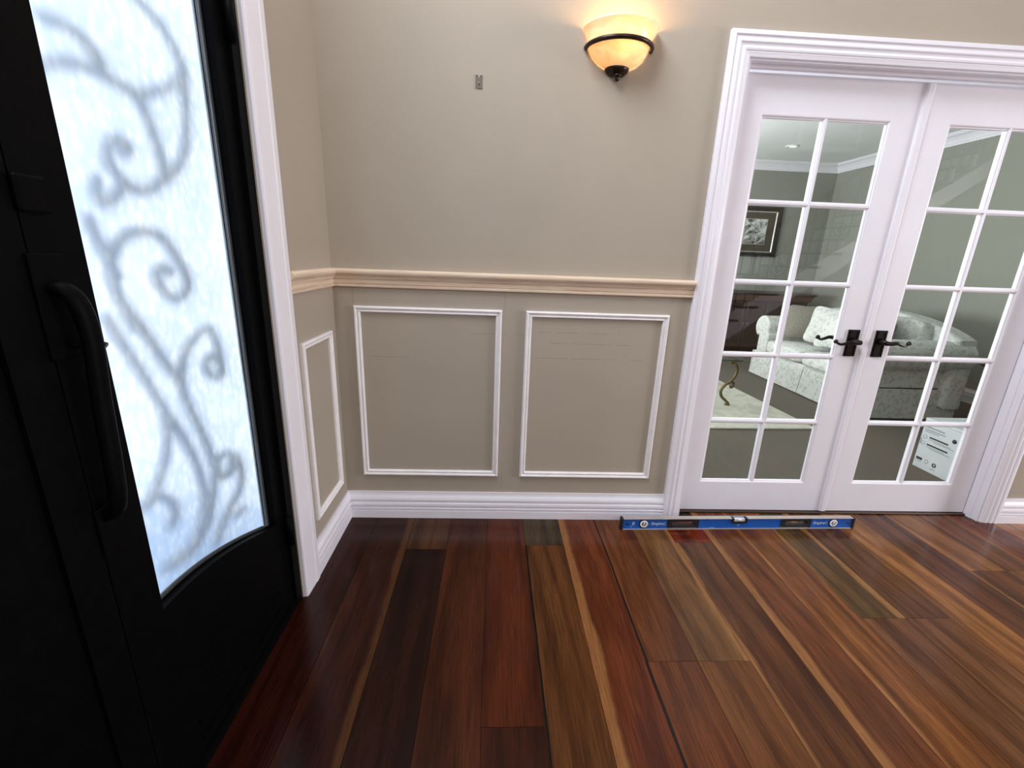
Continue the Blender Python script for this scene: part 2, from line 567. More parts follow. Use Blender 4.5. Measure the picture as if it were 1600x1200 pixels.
def frame_side(name, O, U, V, W, rect, prof, side, mat, parent, open_bottom=False):
    """one mitred strip of a frame; rect is the outer rectangle, prof = (inset, height)"""
    O, U, V, W = map(Vector, (O, U, V, W))
    u0, v0, u1, v1 = rect
    bm = bmesh.new()
    A, B = [], []
    for a, h in prof:
        if side == 'left':   p, q = (u0 + a, v0 if open_bottom else v0 + a), (u0 + a, v1 - a)
        if side == 'right':  p, q = (u1 - a, v0 if open_bottom else v0 + a), (u1 - a, v1 - a)
        if side == 'top':    p, q = (u0 + a, v1 - a), (u1 - a, v1 - a)
        if side == 'bottom': p, q = (u0 + a, v0 + a), (u1 - a, v0 + a)
        A.append(bm.verts.new(O + U * p[0] + V * p[1] + W * h))
        B.append(bm.verts.new(O + U * q[0] + V * q[1] + W * h))
    n = len(prof)
    bm.faces.new(A); bm.faces.new(B[::-1])
    for i in range(n):
        bm.faces.new((A[i], A[(i + 1) % n], B[(i + 1) % n], B[i]))
    return link(name, fin(bm, name), mat, parent)

def strip(name, prof, P, Q, out, m0, m1, mat, parent=None):
    """moulding: prof = (out, z); P to Q along the wall; m0/m1 = mitre factor at each end"""
    P, Q, out = Vector(P), Vector(Q), Vector(out)
    d = (Q - P).normalized()
    bm = bmesh.new()
    A = [bm.verts.new(P + d * (n * m0) + out * n + Vector((0, 0, z))) for n, z in prof]
    B = [bm.verts.new(Q - d * (n * m1) + out * n + Vector((0, 0, z))) for n, z in prof]
    k = len(prof)
    bm.faces.new(A); bm.faces.new(B[::-1])
    for i in range(k):
        bm.faces.new((A[i], A[(i + 1) % k], B[(i + 1) % k], B[i]))
    return link(name, fin(bm, name), mat, parent)

def text_mesh(name, body, size, mat, parent, loc, rot, shear=0.0, extrude=0.0004, bold=0.0):
    cu = bpy.data.curves.new(name, 'FONT')
    cu.body = body; cu.size = size; cu.extrude = extrude; cu.shear = shear; cu.align_x = 'CENTER'; cu.align_y = 'CENTER'
    cu.offset = bold
    tmp = bpy.data.objects.new(name + '_tmp', cu)
    COL.objects.link(tmp)
    dg = bpy.context.evaluated_depsgraph_get()
    me = bpy.data.meshes.new_from_object(tmp.evaluated_get(dg))
    bpy.data.objects.remove(tmp)
    me.name = name
    o = link(name, me, mat, parent)
    o.location = loc; o.rotation_euler = rot
    return o

S = 'structure'
HX1, HY0, HZ = 7.6, -4.8, 5.0           # foyer extents
DL, DR, DTOP = 1.688, 3.322, 2.056      # french door opening between jamb faces
LX1, LY1, LZ = 5.6, 4.8, 2.70           # living room extents
WT = 0.12                               # wall thickness

# ------------------------------------------------------------------ foyer shell
tag(boxes('wall_back', [((-0.15, 0, 0), (DL - 0.018, WT, HZ)), ((DR + 0.018, 0, 0), (HX1 + 0.12, WT, HZ)),
                        ((DL - 0.018, 0, DTOP + 0.018), (DR + 0.018, WT, HZ))], 'paint_beige_marked'),
    'beige painted wall with the sconce and panel mouldings', 'wall', kind=S)
OY0, OY1, OTOP = -1.955, -0.558, 2.30   # front door opening in the left wall
WY0, WY1, WZ0, WZ1 = -2.6, -0.6, 2.95, 4.3
tag(boxes('wall_left', [((-0.07, OY1, 0), (0, 0, HZ)), ((-0.07, HY0, 0), (0, OY0, HZ)),
                        ((-0.07, OY0, OTOP), (0, OY1, WZ0)), ((-0.07, OY0, WZ1), (0, OY1, HZ)),
                        ((-0.07, WY0, WZ0), (0, OY0, WZ0 + 0.001))], 'paint_beige'),
    'beige painted wall holding the black iron front door', 'wall', kind=S)
tag(boxes('wall_right', [((HX1, HY0, 0), (HX1 + 0.12, 0, HZ))], 'paint_beige'),
    'beige foyer wall to the right, out of the picture', 'wall', kind=S)
tag(boxes('wall_front', [((-0.15, HY0 - 0.12, 0), (HX1 + 0.12, HY0, HZ))], 'paint_beige'),
    'beige foyer wall behind the staircase, mirrored in the door panes', 'wall', kind=S)
tag(boxes('ceiling', [((-0.15, HY0, HZ), (HX1, WT, HZ + 0.1))], 'paint_ceiling'),
    'white foyer ceiling high above', 'ceiling', kind=S)

# ------------------------------------------------------------------ floor planks
fl = tag(boxes('floor', [((-0.07, HY0, -0.06), (HX1, WT - 0.01, -0.006))], 'subfloor'),
         'dark red-brown wide plank hardwood floor', 'floor', kind=S)
PW = 0.18
PX0 = 0.152 - PW * 2
bm = bmesh.new()
bm_box(bm, (-0.5, -0.5, -1), (0.5, 0.5, 0))
plank_me = fin(bm, 'plank')
plank_me.materials.append(MATS['hardwood_plank'])
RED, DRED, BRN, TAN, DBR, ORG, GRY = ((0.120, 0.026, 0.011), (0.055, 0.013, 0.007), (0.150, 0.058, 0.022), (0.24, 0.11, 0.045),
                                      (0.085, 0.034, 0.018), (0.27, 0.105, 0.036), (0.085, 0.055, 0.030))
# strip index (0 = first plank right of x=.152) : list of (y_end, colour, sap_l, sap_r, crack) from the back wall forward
spec = {  # left strips darker: wood tone plus floor shade put into their colours
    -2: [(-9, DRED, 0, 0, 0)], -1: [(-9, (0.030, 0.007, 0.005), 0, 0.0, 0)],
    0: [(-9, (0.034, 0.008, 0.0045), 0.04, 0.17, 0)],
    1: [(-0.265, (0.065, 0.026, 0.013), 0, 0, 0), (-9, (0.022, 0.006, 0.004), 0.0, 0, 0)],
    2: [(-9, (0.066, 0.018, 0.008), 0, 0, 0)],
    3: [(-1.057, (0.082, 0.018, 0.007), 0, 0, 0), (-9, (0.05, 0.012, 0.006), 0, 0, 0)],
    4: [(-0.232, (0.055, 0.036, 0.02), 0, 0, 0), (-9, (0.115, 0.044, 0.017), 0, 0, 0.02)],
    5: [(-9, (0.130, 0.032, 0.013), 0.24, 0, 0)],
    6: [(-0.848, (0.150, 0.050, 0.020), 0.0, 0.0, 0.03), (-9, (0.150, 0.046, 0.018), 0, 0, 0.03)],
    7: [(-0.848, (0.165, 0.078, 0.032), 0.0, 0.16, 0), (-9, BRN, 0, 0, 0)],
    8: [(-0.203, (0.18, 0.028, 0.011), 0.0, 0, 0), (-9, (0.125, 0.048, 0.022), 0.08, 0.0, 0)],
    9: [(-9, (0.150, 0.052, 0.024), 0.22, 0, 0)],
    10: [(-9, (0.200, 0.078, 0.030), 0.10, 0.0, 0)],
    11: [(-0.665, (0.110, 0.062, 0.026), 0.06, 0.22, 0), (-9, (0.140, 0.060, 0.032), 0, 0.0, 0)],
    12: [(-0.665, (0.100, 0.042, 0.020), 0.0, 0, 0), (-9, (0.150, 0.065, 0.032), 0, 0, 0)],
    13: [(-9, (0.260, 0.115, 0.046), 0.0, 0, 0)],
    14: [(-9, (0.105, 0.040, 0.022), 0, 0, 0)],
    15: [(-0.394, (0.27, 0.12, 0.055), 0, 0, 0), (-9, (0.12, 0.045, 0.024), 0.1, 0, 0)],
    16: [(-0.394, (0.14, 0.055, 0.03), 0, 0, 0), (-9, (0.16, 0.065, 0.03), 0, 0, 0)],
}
pal = [RED, BRN, DBR, TAN, ORG, GRY, DRED]
k = -1
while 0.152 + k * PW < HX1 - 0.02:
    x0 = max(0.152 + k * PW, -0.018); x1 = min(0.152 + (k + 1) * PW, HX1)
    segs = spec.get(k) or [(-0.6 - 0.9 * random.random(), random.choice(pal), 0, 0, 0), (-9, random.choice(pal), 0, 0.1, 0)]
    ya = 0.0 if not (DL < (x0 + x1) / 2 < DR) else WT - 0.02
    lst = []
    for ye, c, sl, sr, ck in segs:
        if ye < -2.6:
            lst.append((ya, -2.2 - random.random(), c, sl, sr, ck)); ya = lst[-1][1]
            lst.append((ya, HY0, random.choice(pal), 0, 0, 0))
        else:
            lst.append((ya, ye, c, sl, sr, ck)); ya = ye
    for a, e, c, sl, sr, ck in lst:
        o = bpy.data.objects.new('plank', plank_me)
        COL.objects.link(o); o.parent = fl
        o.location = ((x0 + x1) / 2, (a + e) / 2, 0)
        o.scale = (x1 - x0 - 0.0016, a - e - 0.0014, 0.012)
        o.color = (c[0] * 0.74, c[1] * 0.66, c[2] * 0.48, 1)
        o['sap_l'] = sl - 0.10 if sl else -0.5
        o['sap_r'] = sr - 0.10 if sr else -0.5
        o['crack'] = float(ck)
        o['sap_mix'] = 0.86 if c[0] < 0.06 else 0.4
    k += 1

# ------------------------------------------------------------------ mouldings
BASE = [(0, 0), (0.019, 0), (0.019, 0.040), (0.0120, 0.0425), (0.0120, 0.047), (0.0195, 0.049), (0.0195, 0.056), (0.0095, 0.0585),
        (0.0095, 0.063), (0.0185, 0.066), (0.0190, 0.074), (0.0175, 0.083), (0.0085, 0.087), (0.0085, 0.092), (0.0165, 0.094),
        (0.0165, 0.103), (0.0135, 0.112), (0.0085, 0.122), (0.0065, 0.132), (0.0065, 0.140), (0, 0.140)]
tag(strip('baseboard_back', BASE, (0, 0, 0), (1.592, 0, 0), (0, -1, 0), 1, 0, 'trim_white'),
    'white stepped baseboard under the two large wall panels', 'baseboard', kind=S)
tag(strip('baseboard_left', BASE, (0, 0, 0), (0, -0.442, 0), (1, 0, 0), 1, 0, 'trim_white'),
    'short white stepped baseboard beside the black front door', 'baseboard', kind=S)
tag(strip('baseboard_right', BASE, (3.418, 0, 0), (HX1, 0, 0), (0, -1, 0), 0, 0, 'trim_white'),
    'white stepped baseboard right of the french doors', 'baseboard', kind=S)
RZ = 1.2065
RAIL = [(0, -0.076), (0.012, -0.076), (0.014, -0.073), (0.014, -0.067), (0.007, -0.064), (0.007, -0.062), (0.011, -0.060), (0.011, -0.046), (0.007, -0.044), (0.007, -0.042), (0.013, -0.040),
        (0.013, -0.037), (0.016, -0.032), (0.021, -0.027), (0.026, -0.024), (0.031, -0.018), (0.032, -0.011), (0.030, -0.005), (0.024, -0.001), (0, 0)]
RAIL = [(a, z + RZ) for a, z in RAIL]
tag(strip('trim_1', RAIL, (0, 0, 0), (1.5895, 0, 0), (0, -1, 0), 1, 0, 'raw_pine'),
    'unpainted pine chair rail above the two large wall panels', 'chair rail', kind=S)
tag(strip('trim_2', RAIL, (0, 0, 0), (0, -0.446, 0), (1, 0, 0), 1, 0, 'raw_pine'),
    'short unpainted pine chair rail beside the front door', 'chair rail', kind=S)

PANEL = [(0, 0), (0.0, 0.009), (0.002, 0.013), (0.007, 0.0155), (0.012, 0.013), (0.0145, 0.0095), (0.0165, 0.0085), (0.0185, 0.010),
         (0.022, 0.0125), (0.0255, 0.010), (0.028, 0.006), (0.028, 0)]
def panel(name, O, U, Wd, rect, label):
    r = empty(name, Vector(O) + Vector(U) * rect[0] + Vector((0, 0, rect[1])))
    o = r.location
    rr = (0, 0, rect[2] - rect[0], rect[3] - rect[1])
    for s in ('left', 'right', 'top', 'bottom'):
        frame_side('moulding_strip', (0, 0, 0), U, (0, 0, 1), Wd, rr, PANEL, s, 'primed_white', r)
    tag(r, label, 'wall moulding', 'rectangular wall panel mouldings', S)
panel('trim_3', (0, 0, 0), (1, 0, 0), (0, -1, 0), (0.0866, 0.2315, 0.7391, 1.0492), 'white square panel moulding nearest the room corner on the sconce wall')
panel('trim_4', (0, 0, 0), (1, 0, 0), (0, -1, 0), (0.8463, 0.2315, 1.4973, 1.0492), 'white square panel moulding next to the french doors')
panel('trim_5', (0, 0, 0), (0, -1, 0), (1, 0, 0), (0.0735, 0.2200, 0.3819, 0.9490), 'narrow white panel moulding beside the black front door')

# casings
CASE = [(0, 0), (0, 0.016), (0.003, 0.019), (0.016, 0.0205), (0.0185, 0.0185), (0.0195, 0.0155), (0.024, 0.0150), (0.030, 0.0165), (0.036, 0.0190),
        (0.040, 0.0185), (0.045, 0.0145), (0.051, 0.0125), (0.056, 0.0150), (0.060, 0.0165), (0.066, 0.0150), (0.069, 0.0125), (0.072, 0.0125),
        (0.076, 0.0110), (0.082, 0.0095), (0.086, 0.0085), (0.088, 0.007), (0.088, 0)]
cs = empty('trim_6', (1.590, 0, 0))
for s in ('left', 'right', 'top'):
    frame_side('casing_' + ('head' if s == 'top' else 'leg'), (0, 0, 0), (1, 0, 0), (0, 0, 1), (0, -1, 0), (0, 0, 1.830, 2.1512), CASE, s, 'trim_white', cs, True)
tag(cs, 'white moulded casing around the french doors', 'door casing', kind=S)
cs = empty('trim_7', (0, -0.441, 0))
FC = [(a * 1.32, h * 1.05) for a, h in CASE]
FC = [(0, 0), (0, 0.017), (0.004, 0.021), (0.030, 0.022), (0.036, 0.0195), (0.090, 0.0175), (0.105, 0.0165), (0.113, 0.0145), (0.115, 0.010), (0.115, 0)]
frame_side('casing_leg', (0, 0, 0), (0, -1, 0), (0, 0, 1), (1, 0, 0), (0, 0, 1.631, 2.42), FC, 'left', 'trim_white', cs, True)
frame_side('casing_leg', (0, 0, 0), (0, -1, 0), (0, 0, 1), (1, 0, 0), (0, 0, 1.631, 2.42), FC, 'right', 'trim_white', cs, True)
frame_side('casing_head', (0, 0, 0), (0, -1, 0), (0, 0, 1), (1, 0, 0), (0, 0, 1.631, 2.42), FC, 'top', 'trim_white', cs, True)
tag(cs, 'flat white casing around the black front door', 'door casing', kind=S)

# french door jamb: liner, stop strip
jb = empty('trim_8', (DL, 0, 0))
for nm, a, b in (('jamb_liner', (DL - 0.018, 0.0, 0), (DL, WT, DTOP)), ('jamb_liner', (DR, 0.0, 0), (DR + 0.018, WT, DTOP)),
                 ('head_liner', (DL - 0.018, 0.0, DTOP), (DR + 0.018, WT, DTOP + 0.018)),
                 ('door_stop', (DR - 0.006, 0.030, 0), (DR, 0.068, DTOP)), ('door_stop', (DL, 0.030, 0), (DL + 0.006, 0.068, DTOP)),
                 ('door_stop', (DL, 0.030, DTOP - 0.012), (DR, 0.050, DTOP))):
    o = boxes(nm, [([a[0] - DL, a[1], a[2]], [b[0] - DL, b[1], b[2]])], 'trim_white', jb)
tag(jb, 'white jamb lining the french door opening', 'door jamb', kind=S)
tag(boxes('trim_9', [((DL + 0.001, 0.055, 0.0005), (DR - 0.001, WT, 0.009))], 'threshold_wood', bev=0.003),
    'dark wooden threshold strip under the french doors', 'threshold', kind=S)

# ------------------------------------------------------------------ french doors
DY0, DY1 = 0.072, 0.107
STICK = [(0, -0.0), (0.004, -0.0015), (0.008, -0.006), (0.0115, -0.0065), (0.014, -0.010), (0.014, -0.016), (0, -0.016)]
def lever(parent, x, z, sgn, face, out):
    """rectangular plate with a scrolled lever; face = y of door face, out = -1 to the foyer, +1 to the living room"""
    h = empty('door_handle', (x, face, z)); h.parent = parent
    pl = bmesh.new()
    v = bm_box(pl, (-0.027, 0, -0.065), (0.027, out * 0.007, 0.065))
    link('backplate', fin(pl, 'backplate'), 'bronze_dark', h)
    boxes('backplate_rim', [((-0.021, out * 0.007, -0.059), (-0.017, out * 0.0095, 0.059)), ((0.017, out * 0.007, -0.059), (0.021, out * 0.0095, 0.059)),
                            ((-0.021, out * 0.007, -0.059), (0.021, out * 0.0095, -0.055)), ((-0.021, out * 0.007, 0.055), (0.021, out * 0.0095, 0.059))], 'bronze_dark', h)
    tube('spindle', [[(0, out * 0.006, 0.012), (0, out * 0.02, 0.012), (0, out * 0.05, 0.010)]], [0.017, 0.012, 0.011], 'bronze_dark', h, 12)
    p = spline([(-sgn * 0.006, out * 0.050, 0.010), (sgn * 0.02, out * 0.052, 0.009), (sgn * 0.045, out * 0.054, 0.012),
                (sgn * 0.07, out * 0.052, 0.004), (sgn * 0.092, out * 0.049, 0.0), (sgn * 0.110, out * 0.046, 0.010), (sgn * 0.112, out * 0.040, 0.014)], 5)
    n = len(p)
    rr = [0.0115 - 0.0055 * min(1, abs(i / (n - 1) - 0.0) * 1.5) + (0.004 if i > n * 0.8 else 0) for i in range(n)]
    tube('lever_arm', [p], rr, 'bronze_dark', h, 10)

def french(name, x0, x1, gx0, gx1, astr, hx, hs, label):
    d = empty(name, (x0, DY0, 0.012))
    gz0, gz1 = 0.1743 - 0.012, 1.8932 - 0.012
    w, ht, T = x1 - x0, 2.030, DY1 - DY0
    g0, g1 = gx0 - x0, gx1 - x0
    boxes('stile', [((0, 0, 0), (g0, T, ht))], 'trim_white', d)
    boxes('stile', [((g1, 0, 0), (w, T, ht))], 'trim_white', d)
    boxes('top_rail', [((g0, 0, gz1), (g1, T, ht))], 'trim_white', d)
    boxes('bottom_rail', [((g0, 0, 0), (g1, T, gz0))], 'trim_white', d)
    st = empty('glazing_bead', (0, 0, 0)); st.parent = d
    for s in ('left', 'right', 'top', 'bottom'):
        frame_side('bead_strip', (g0, 0, gz0), (1, 0, 0), (0, 0, 1), (0, -1, 0), (0, 0, g1 - g0, gz1 - gz0), STICK, s, 'trim_white', st)
    gm = (g0 + g1) / 2
    ph = (gz1 - gz0) / 5
    MP = [(-0.0125, 0.016), (-0.0125, 0.010), (-0.010, 0.0065), (-0.0065, 0.006), (-0.0045, 0.002), (0.0045, 0.002),
          (0.0065, 0.006), (0.010, 0.0065), (0.0125, 0.010), (0.0125, 0.016), (0.010, 0.028), (-0.010, 0.028)]
    prism('vertical_muntin', [(gm + a, b) for a, b in MP], 2, gz0 + 0.001, gz1 - 0.001, 'trim_white', d)
    for i in range(1, 5):
        z = gz0 + i * ph
        prism('muntin', [(b - 0.0003, z + a) for a, b in MP], 0, g0 + 0.001, g1 - 0.001, 'trim_white', d)
    bm = bmesh.new()
    pwid = (g1 - g0) / 2 - 0.024
    bm_box(bm, (-pwid / 2 - 0.003, -0.0015, -ph / 2 + 0.009), (pwid / 2 + 0.003, 0.0015, ph / 2 - 0.009))
    pm = fin(bm, 'pane')
    for i in range(5):
        for j in range(2):
            o = link('pane', pm, 'pane_glass', d)
            o.location = ((g0 + gm) / 2 if j == 0 else (gm + g1) / 2, 0.0165, gz0 + (i + 0.5) * ph)
    if astr:
        a = prism('astragal', [(w - 0.016, 0.0), (w - 0.016, -0.007), (w - 0.010, -0.011), (w + 0.012, -0.011), (w + 0.018, -0.007), (w + 0.018, 0.0)],
                  2, 0.002, ht - 0.006, 'trim_white', d)
    lever(d, hx - x0, 0.935 - 0.012, hs, 0.0, -1)
    lever(d, hx - x0, 0.935 - 0.012, hs, T, 1)
    tag(d, label, 'door', kind=S)
french('door_2', 1.692, 2.5065, 1.8056, 2.3754, True, 2.440, -1, 'white french door with ten panes, left leaf beside the chair rail')
french('door_3', 2.5085, 3.318, 2.6343, 3.2030, False, 2.579, 1, 'white french door with ten panes, right leaf with the carton behind it')

# ------------------------------------------------------------------ black iron front door (pair of leaves)
fj = empty('trim_10', (-0.075, OY1, 0))
def fjb(nm, a, b):
    boxes(nm, [((a[0] + 0.075, a[1] - OY1, a[2]), (b[0] + 0.075, b[1] - OY1, b[2]))], 'iron_black', fj)
fjb('jamb_post', (-0.068, -0.600, 0), (-0.004, OY1 - 0.0005, OTOP))
fjb('jamb_post', (-0.068, OY0 + 0.0005, 0), (-0.004, OY0 + 0.042, OTOP))
fjb('jamb_head', (-0.068, OY0 + 0.042, OTOP - 0.05), (-0.004, -0.600, OTOP))
fjb('sill', (-0.068, OY0 + 0.042, 0.0), (-0.005, -0.600, 0.022))
tag(fj, 'black iron frame and sill around the front door', 'door frame', kind=S)

def iron_leaf(name, yh, ym, label, active):
    """yh = hinge side, ym = meeting side"""
    XF, XB, XG = -0.018, -0.062, -0.056
    s = 1 if yh > ym else -1
    d = empty(name, (-0.05, yh, 0.03))
    off = Vector((-0.05, yh, 0.03))
    def bx(nm, a, b, mat='iron_black', bev=0.0):
        return boxes(nm, [((a[0] - off.x, a[1] - off.y, a[2] - off.z), (b[0] - off.x, b[1] - off.y, b[2] - off.z))], mat, d, bev)
    yo = yh - s * 0.052              # opening, hinge side
    yi = ym + s * 0.098              # opening, lock side
    ztop = OTOP - 0.16
    bx('stile', (XF, yh, 0.026), (XB, yo, OTOP - 0.055))
    bx('stile', (XF, ym, 0.026), (XB, yi, OTOP - 0.055))
    bx('top_rail', (XF, yo, ztop), (XB, yi, OTOP - 0.055))
    # bottom panel with a swept upper edge
    W = abs(yo - yi)
    def edge(f): return 0.375 + 0.125 * math.sin(min(1, f * 1.02) * math.pi / 2)
    pts = [(yo - s * W * i / 14 - off.y, edge(i / 14) - off.z) for i in range(15)]
    out = pts + [(yi - off.y, 0.026 - off.z), (yo - off.y, 0.026 - off.z)]
    prism('kick_panel', out, 0, XF - off.x, XB - off.x, 'iron_black', d)
    boxes('kick_moulding', [((XF - off.x, yo - s * 0.03 - off.y, 0.12 - off.z), (XF + 0.006 - off.x, yi + s * 0.03 - off.y, 0.135 - off.z)),
                            ((XF - off.x, yo - s * 0.03 - off.y, 0.065 - off.z), (XF + 0.006 - off.x, yi + s * 0.03 - off.y, 0.075 - off.z))], 'iron_black', d)
    # glazing stop, following the opening
    gs = [Vector((XG + 0.012, yo - s * 0.004, ztop)), Vector((XG + 0.012, yo - s * 0.004, edge(0) + 0.006))]
    gs += [Vector((XG + 0.012, yo - s * (0.004 + (W - 0.008) * i / 14), edge(i / 14) + 0.006)) for i in range(1, 15)]
    gs += [Vector((XG + 0.012, yi + s * 0.004, ztop))]
    tube('glazing_stop', [[p - off for p in gs]], 0.006, 'iron_gasket', d, 6)
    # obscure glass
    gp = [(yo - s * W * i / 14 - off.y, edge(i / 14) - 0.004 - off.z) for i in range(15)] + [(yi - off.y, ztop - off.z), (yo - off.y, ztop - off.z)]
    bm = bmesh.new()
    bm.faces.new([bm.verts.new((XG - off.x, a, b)) for a, b in gp])
    link('glass_pane', fin(bm, 'glass_pane'), 'obscure_glass', d)
    for hz in (0.32, 1.85):
        tube('hinge', [[(XF + 0.016 - off.x, yh + s * 0.004 - off.y, hz - 0.055 - off.z), (XF + 0.016 - off.x, yh + s * 0.004 - off.y, hz + 0.055 - off.z)]], 0.013, 'iron_black', d, 12)
    if active:
        h = empty('pull_handle', (XF - off.x, ym + s * 0.020 - off.y, 0.99 - off.z)); h.parent = d
        boxes('escutcheon', [((0, -0.030, 0.10), (0.007, 0.030, 0.27)), ((0, -0.026, -0.28), (0.007, 0.026, -0.18))], 'iron_black', h, 0.002)
        gp = spline([(0.004, 0, 0.215), (0.020, 0.002, 0.214), (0.034, 0.006, 0.190), (0.040, 0.008, 0.13), (0.036, 0.004, 0.02), (0.034, 0, -0.10), (0.026, 0, -0.18), (0.005, 0, -0.20)], 5)
        tube('grip', [gp], 0.012, 'iron_black', h, 10, flat=1.5, flat_axis=1)
        tube('thumb_latch', [spline([(0.006, 0.012, 0.120), (0.026, 0.018, 0.124), (0.046, 0.024, 0.118)], 5)], 0.006, 'bronze_dark', h, 8, flat=1.6, flat_axis=1)
        boxes('lock_rose', [((0, -0.026, 0.33), (0.012, 0.026, 0.385))], 'iron_black', h, 0.004)
    tag(d, label, 'door', kind=S)
    return d, off, yo, yi, XB
YM = -1.2565
leaf, loff, yo, yi, XB = iron_leaf('door_1', -0.603, YM + 0.0015, 'black iron front door leaf with obscure glass and scrollwork', True)
d4 = empty('door_4', (-0.05, OY0 + 0.045, 0.03))
_y1 = YM - 0.0015 - (OY0 + 0.045)
boxes('stile', [((-0.028, 0, -0.004), (0.032, 0.07, OTOP - 0.085))], 'iron_black', d4)
boxes('stile', [((-0.028, _y1 - 0.07, -0.004), (0.032, _y1, OTOP - 0.085))], 'iron_black', d4)
boxes('sheet_panel', [((-0.020, 0.07, -0.004), (0.022, _y1 - 0.07, OTOP - 0.085))], 'iron_black', d4)
tag(d4, 'solid black iron leaf at the left picture edge', 'door', kind=S)

# scrollwork bars on the outside of the glass (y, z in the plane x = -0.125)
SCROLLS = [
    [(-1.055, 1.573), (-1.021, 1.592), (-0.974, 1.608), (-0.926, 1.612), (-0.875, 1.607), (-0.826, 1.602), (-0.764, 1.624), (-0.68, 1.67), (-0.645, 1.723), (-0.675, 1.764), (-0.721, 1.794), (-0.766, 1.804), (-0.805, 1.824)],
    [(-0.875, 1.607), (-0.826, 1.602), (-0.798, 1.556), (-0.779, 1.498), (-0.773, 1.452), (-0.81, 1.411), (-0.871, 1.396), (-0.917, 1.418), (-0.939, 1.45), (-0.92, 1.484), (-0.89, 1.495), (-0.876, 1.478), (-0.894, 1.464)],
    [(-0.636, 1.721), (-0.652, 1.625), (-0.673, 1.533), (-0.722, 1.467), (-0.779, 1.427)],
    [(-0.973, 1.409), (-0.984, 1.377), (-0.972, 1.356), (-0.943, 1.369), (-0.916, 1.394)],
    [(-1.027, 1.661), (-0.98, 1.668), (-0.938, 1.66), (-0.903, 1.627)],
    [(-0.95, 1.087), (-0.977, 1.156), (-0.989, 1.208), (-0.972, 1.257), (-0.943, 1.288), (-0.894, 1.305), (-0.829, 1.301), (-0.784, 1.258), (-0.756, 1.211), (-0.756, 1.169), (-0.803, 1.144), (-0.844, 1.169), (-0.86, 1.208), (-0.825, 1.226), (-0.807, 1.206)],
    [(-0.985, 1.223), (-0.982, 1.167), (-0.934, 1.089), (-0.887, 1.002), (-0.846, 0.935), (-0.831, 0.871), (-0.798, 0.781), (-0.772, 0.687), (-0.774, 0.619), (-0.802, 0.555), (-0.843, 0.502), (-0.921, 0.47), (-1.018, 0.488)],
    [(-1.025, 1.132), (-1.0, 1.07), (-0.96, 0.987), (-0.916, 0.886), (-0.865, 0.778), (-0.834, 0.683), (-0.829, 0.597), (-0.858, 0.529), (-0.916, 0.488), (-1.015, 0.497)],
    [(-0.842, 0.919), (-0.821, 0.986), (-0.766, 1.033), (-0.683, 1.046), (-0.665, 0.91), (-0.723, 0.924), (-0.733, 0.962), (-0.689, 0.97), (-0.676, 0.945)],
    [(-0.916, 0.886), (-0.921, 0.816), (-0.946, 0.755), (-0.99, 0.705), (-1.029, 0.684), (-1.063, 0.677)],
    [(-1.022, 0.68), (-0.986, 0.684), (-0.949, 0.644), (-0.945, 0.602), (-0.976, 0.583)],
    [(-0.765, 0.614), (-0.761, 0.656), (-0.711, 0.668), (-0.65, 0.619), (-0.65, 0.533), (-0.718, 0.495), (-0.772, 0.464), (-0.819, 0.421)],
    [(-0.757, 0.645), (-0.74, 0.605), (-0.692, 0.598), (-0.692, 0.63)],
    [(-0.706, 0.449), (-0.652, 0.447)],
    [(-1.017, 1.334), (-1.009, 1.294), (-0.991, 1.252), (-0.973, 1.202)],
]
paths = [[q - loff for q in spline([(-0.125, a, b) for a, b in sc_], 5)] for sc_ in SCROLLS]
for p in paths:
    tube('iron_scroll', [p], 0.012, 'iron_scatter_grey', leaf, 8)

# outdoor ground
tag(boxes('ground_outside', [((-14, -14, -0.16), (-0.071, 0.1, -0.06))], 'concrete_out'), 'pale paving outside the front door', 'ground', kind=S)

# ------------------------------------------------------------------ wall sconce
SX = 1.158
sc = empty('wall_sconce', (SX, 0, 1.95))
RIM = [(0.046, 0.045), (0.075, 0.058), (0.098, 0.078), (0.112, 0.100), (0.119, 0.120), (0.123, 0.138), (0.132, 0.155), (0.143, 0.170), (0.147, 0.176)]
prof = RIM + [(r - 0.005, z + 0.001) for r, z in reversed(RIM)]
lathe('glass_bowl', prof, 'alabaster_glass', sc, 40, math.pi, math.pi, (0, -0.004, 0), 0.88)
ring = []
for i in range(33):
    a = math.pi + math.pi * i / 32
    ring.append((0.127 * math.cos(a), -0.004 + 0.88 * 0.127 * math.sin(a), 0.112))
tube('bronze_band', [ring], 0.0085, 'bronze_brown', sc, 10)
lathe('cup', [(0.0, 0.018), (0.026, 0.020), (0.034, 0.028), (0.040, 0.030), (0.046, 0.040), (0.048, 0.047), (0.044, 0.050), (0.0, 0.050)], 'bronze_brown', sc, 24, math.pi, math.pi, (0, -0.004, 0), 0.88)
lathe('finial', [(0.0, -0.002), (0.006, 0.0), (0.010, 0.006), (0.007, 0.011), (0.014, 0.014), (0.018, 0.020), (0.0, 0.020)], 'bronze_brown', sc, 16, 2 * math.pi, 0, (0, -0.024, 0))
boxes('back_plate', [((-0.040, -0.004, 0.055), (0.040, -0.0005, 0.150))], 'bronze_brown', sc)
lathe('bulb', [(0.0, 0.075), (0.012, 0.078), (0.021, 0.090), (0.022, 0.102), (0.014, 0.118), (0.010, 0.128), (0.0, 0.130)], 'bulb_glow', sc, 16, 2 * math.pi, 0, (0.012, -0.060, 0))
tag(sc, 'wall sconce with glowing amber glass bowl and dark bronze band', 'wall lamp')
pl = bpy.data.lights.new('sconce_bulb_light', 'POINT')
pl.energy = 2.6; pl.color = (1.0, 0.55, 0.21); pl.shadow_soft_size = 0.03
po = bpy.data.objects.new('sconce_bulb_light', pl); COL.objects.link(po)
po.parent = sc; po.location = (0.012, -0.075, 0.150)

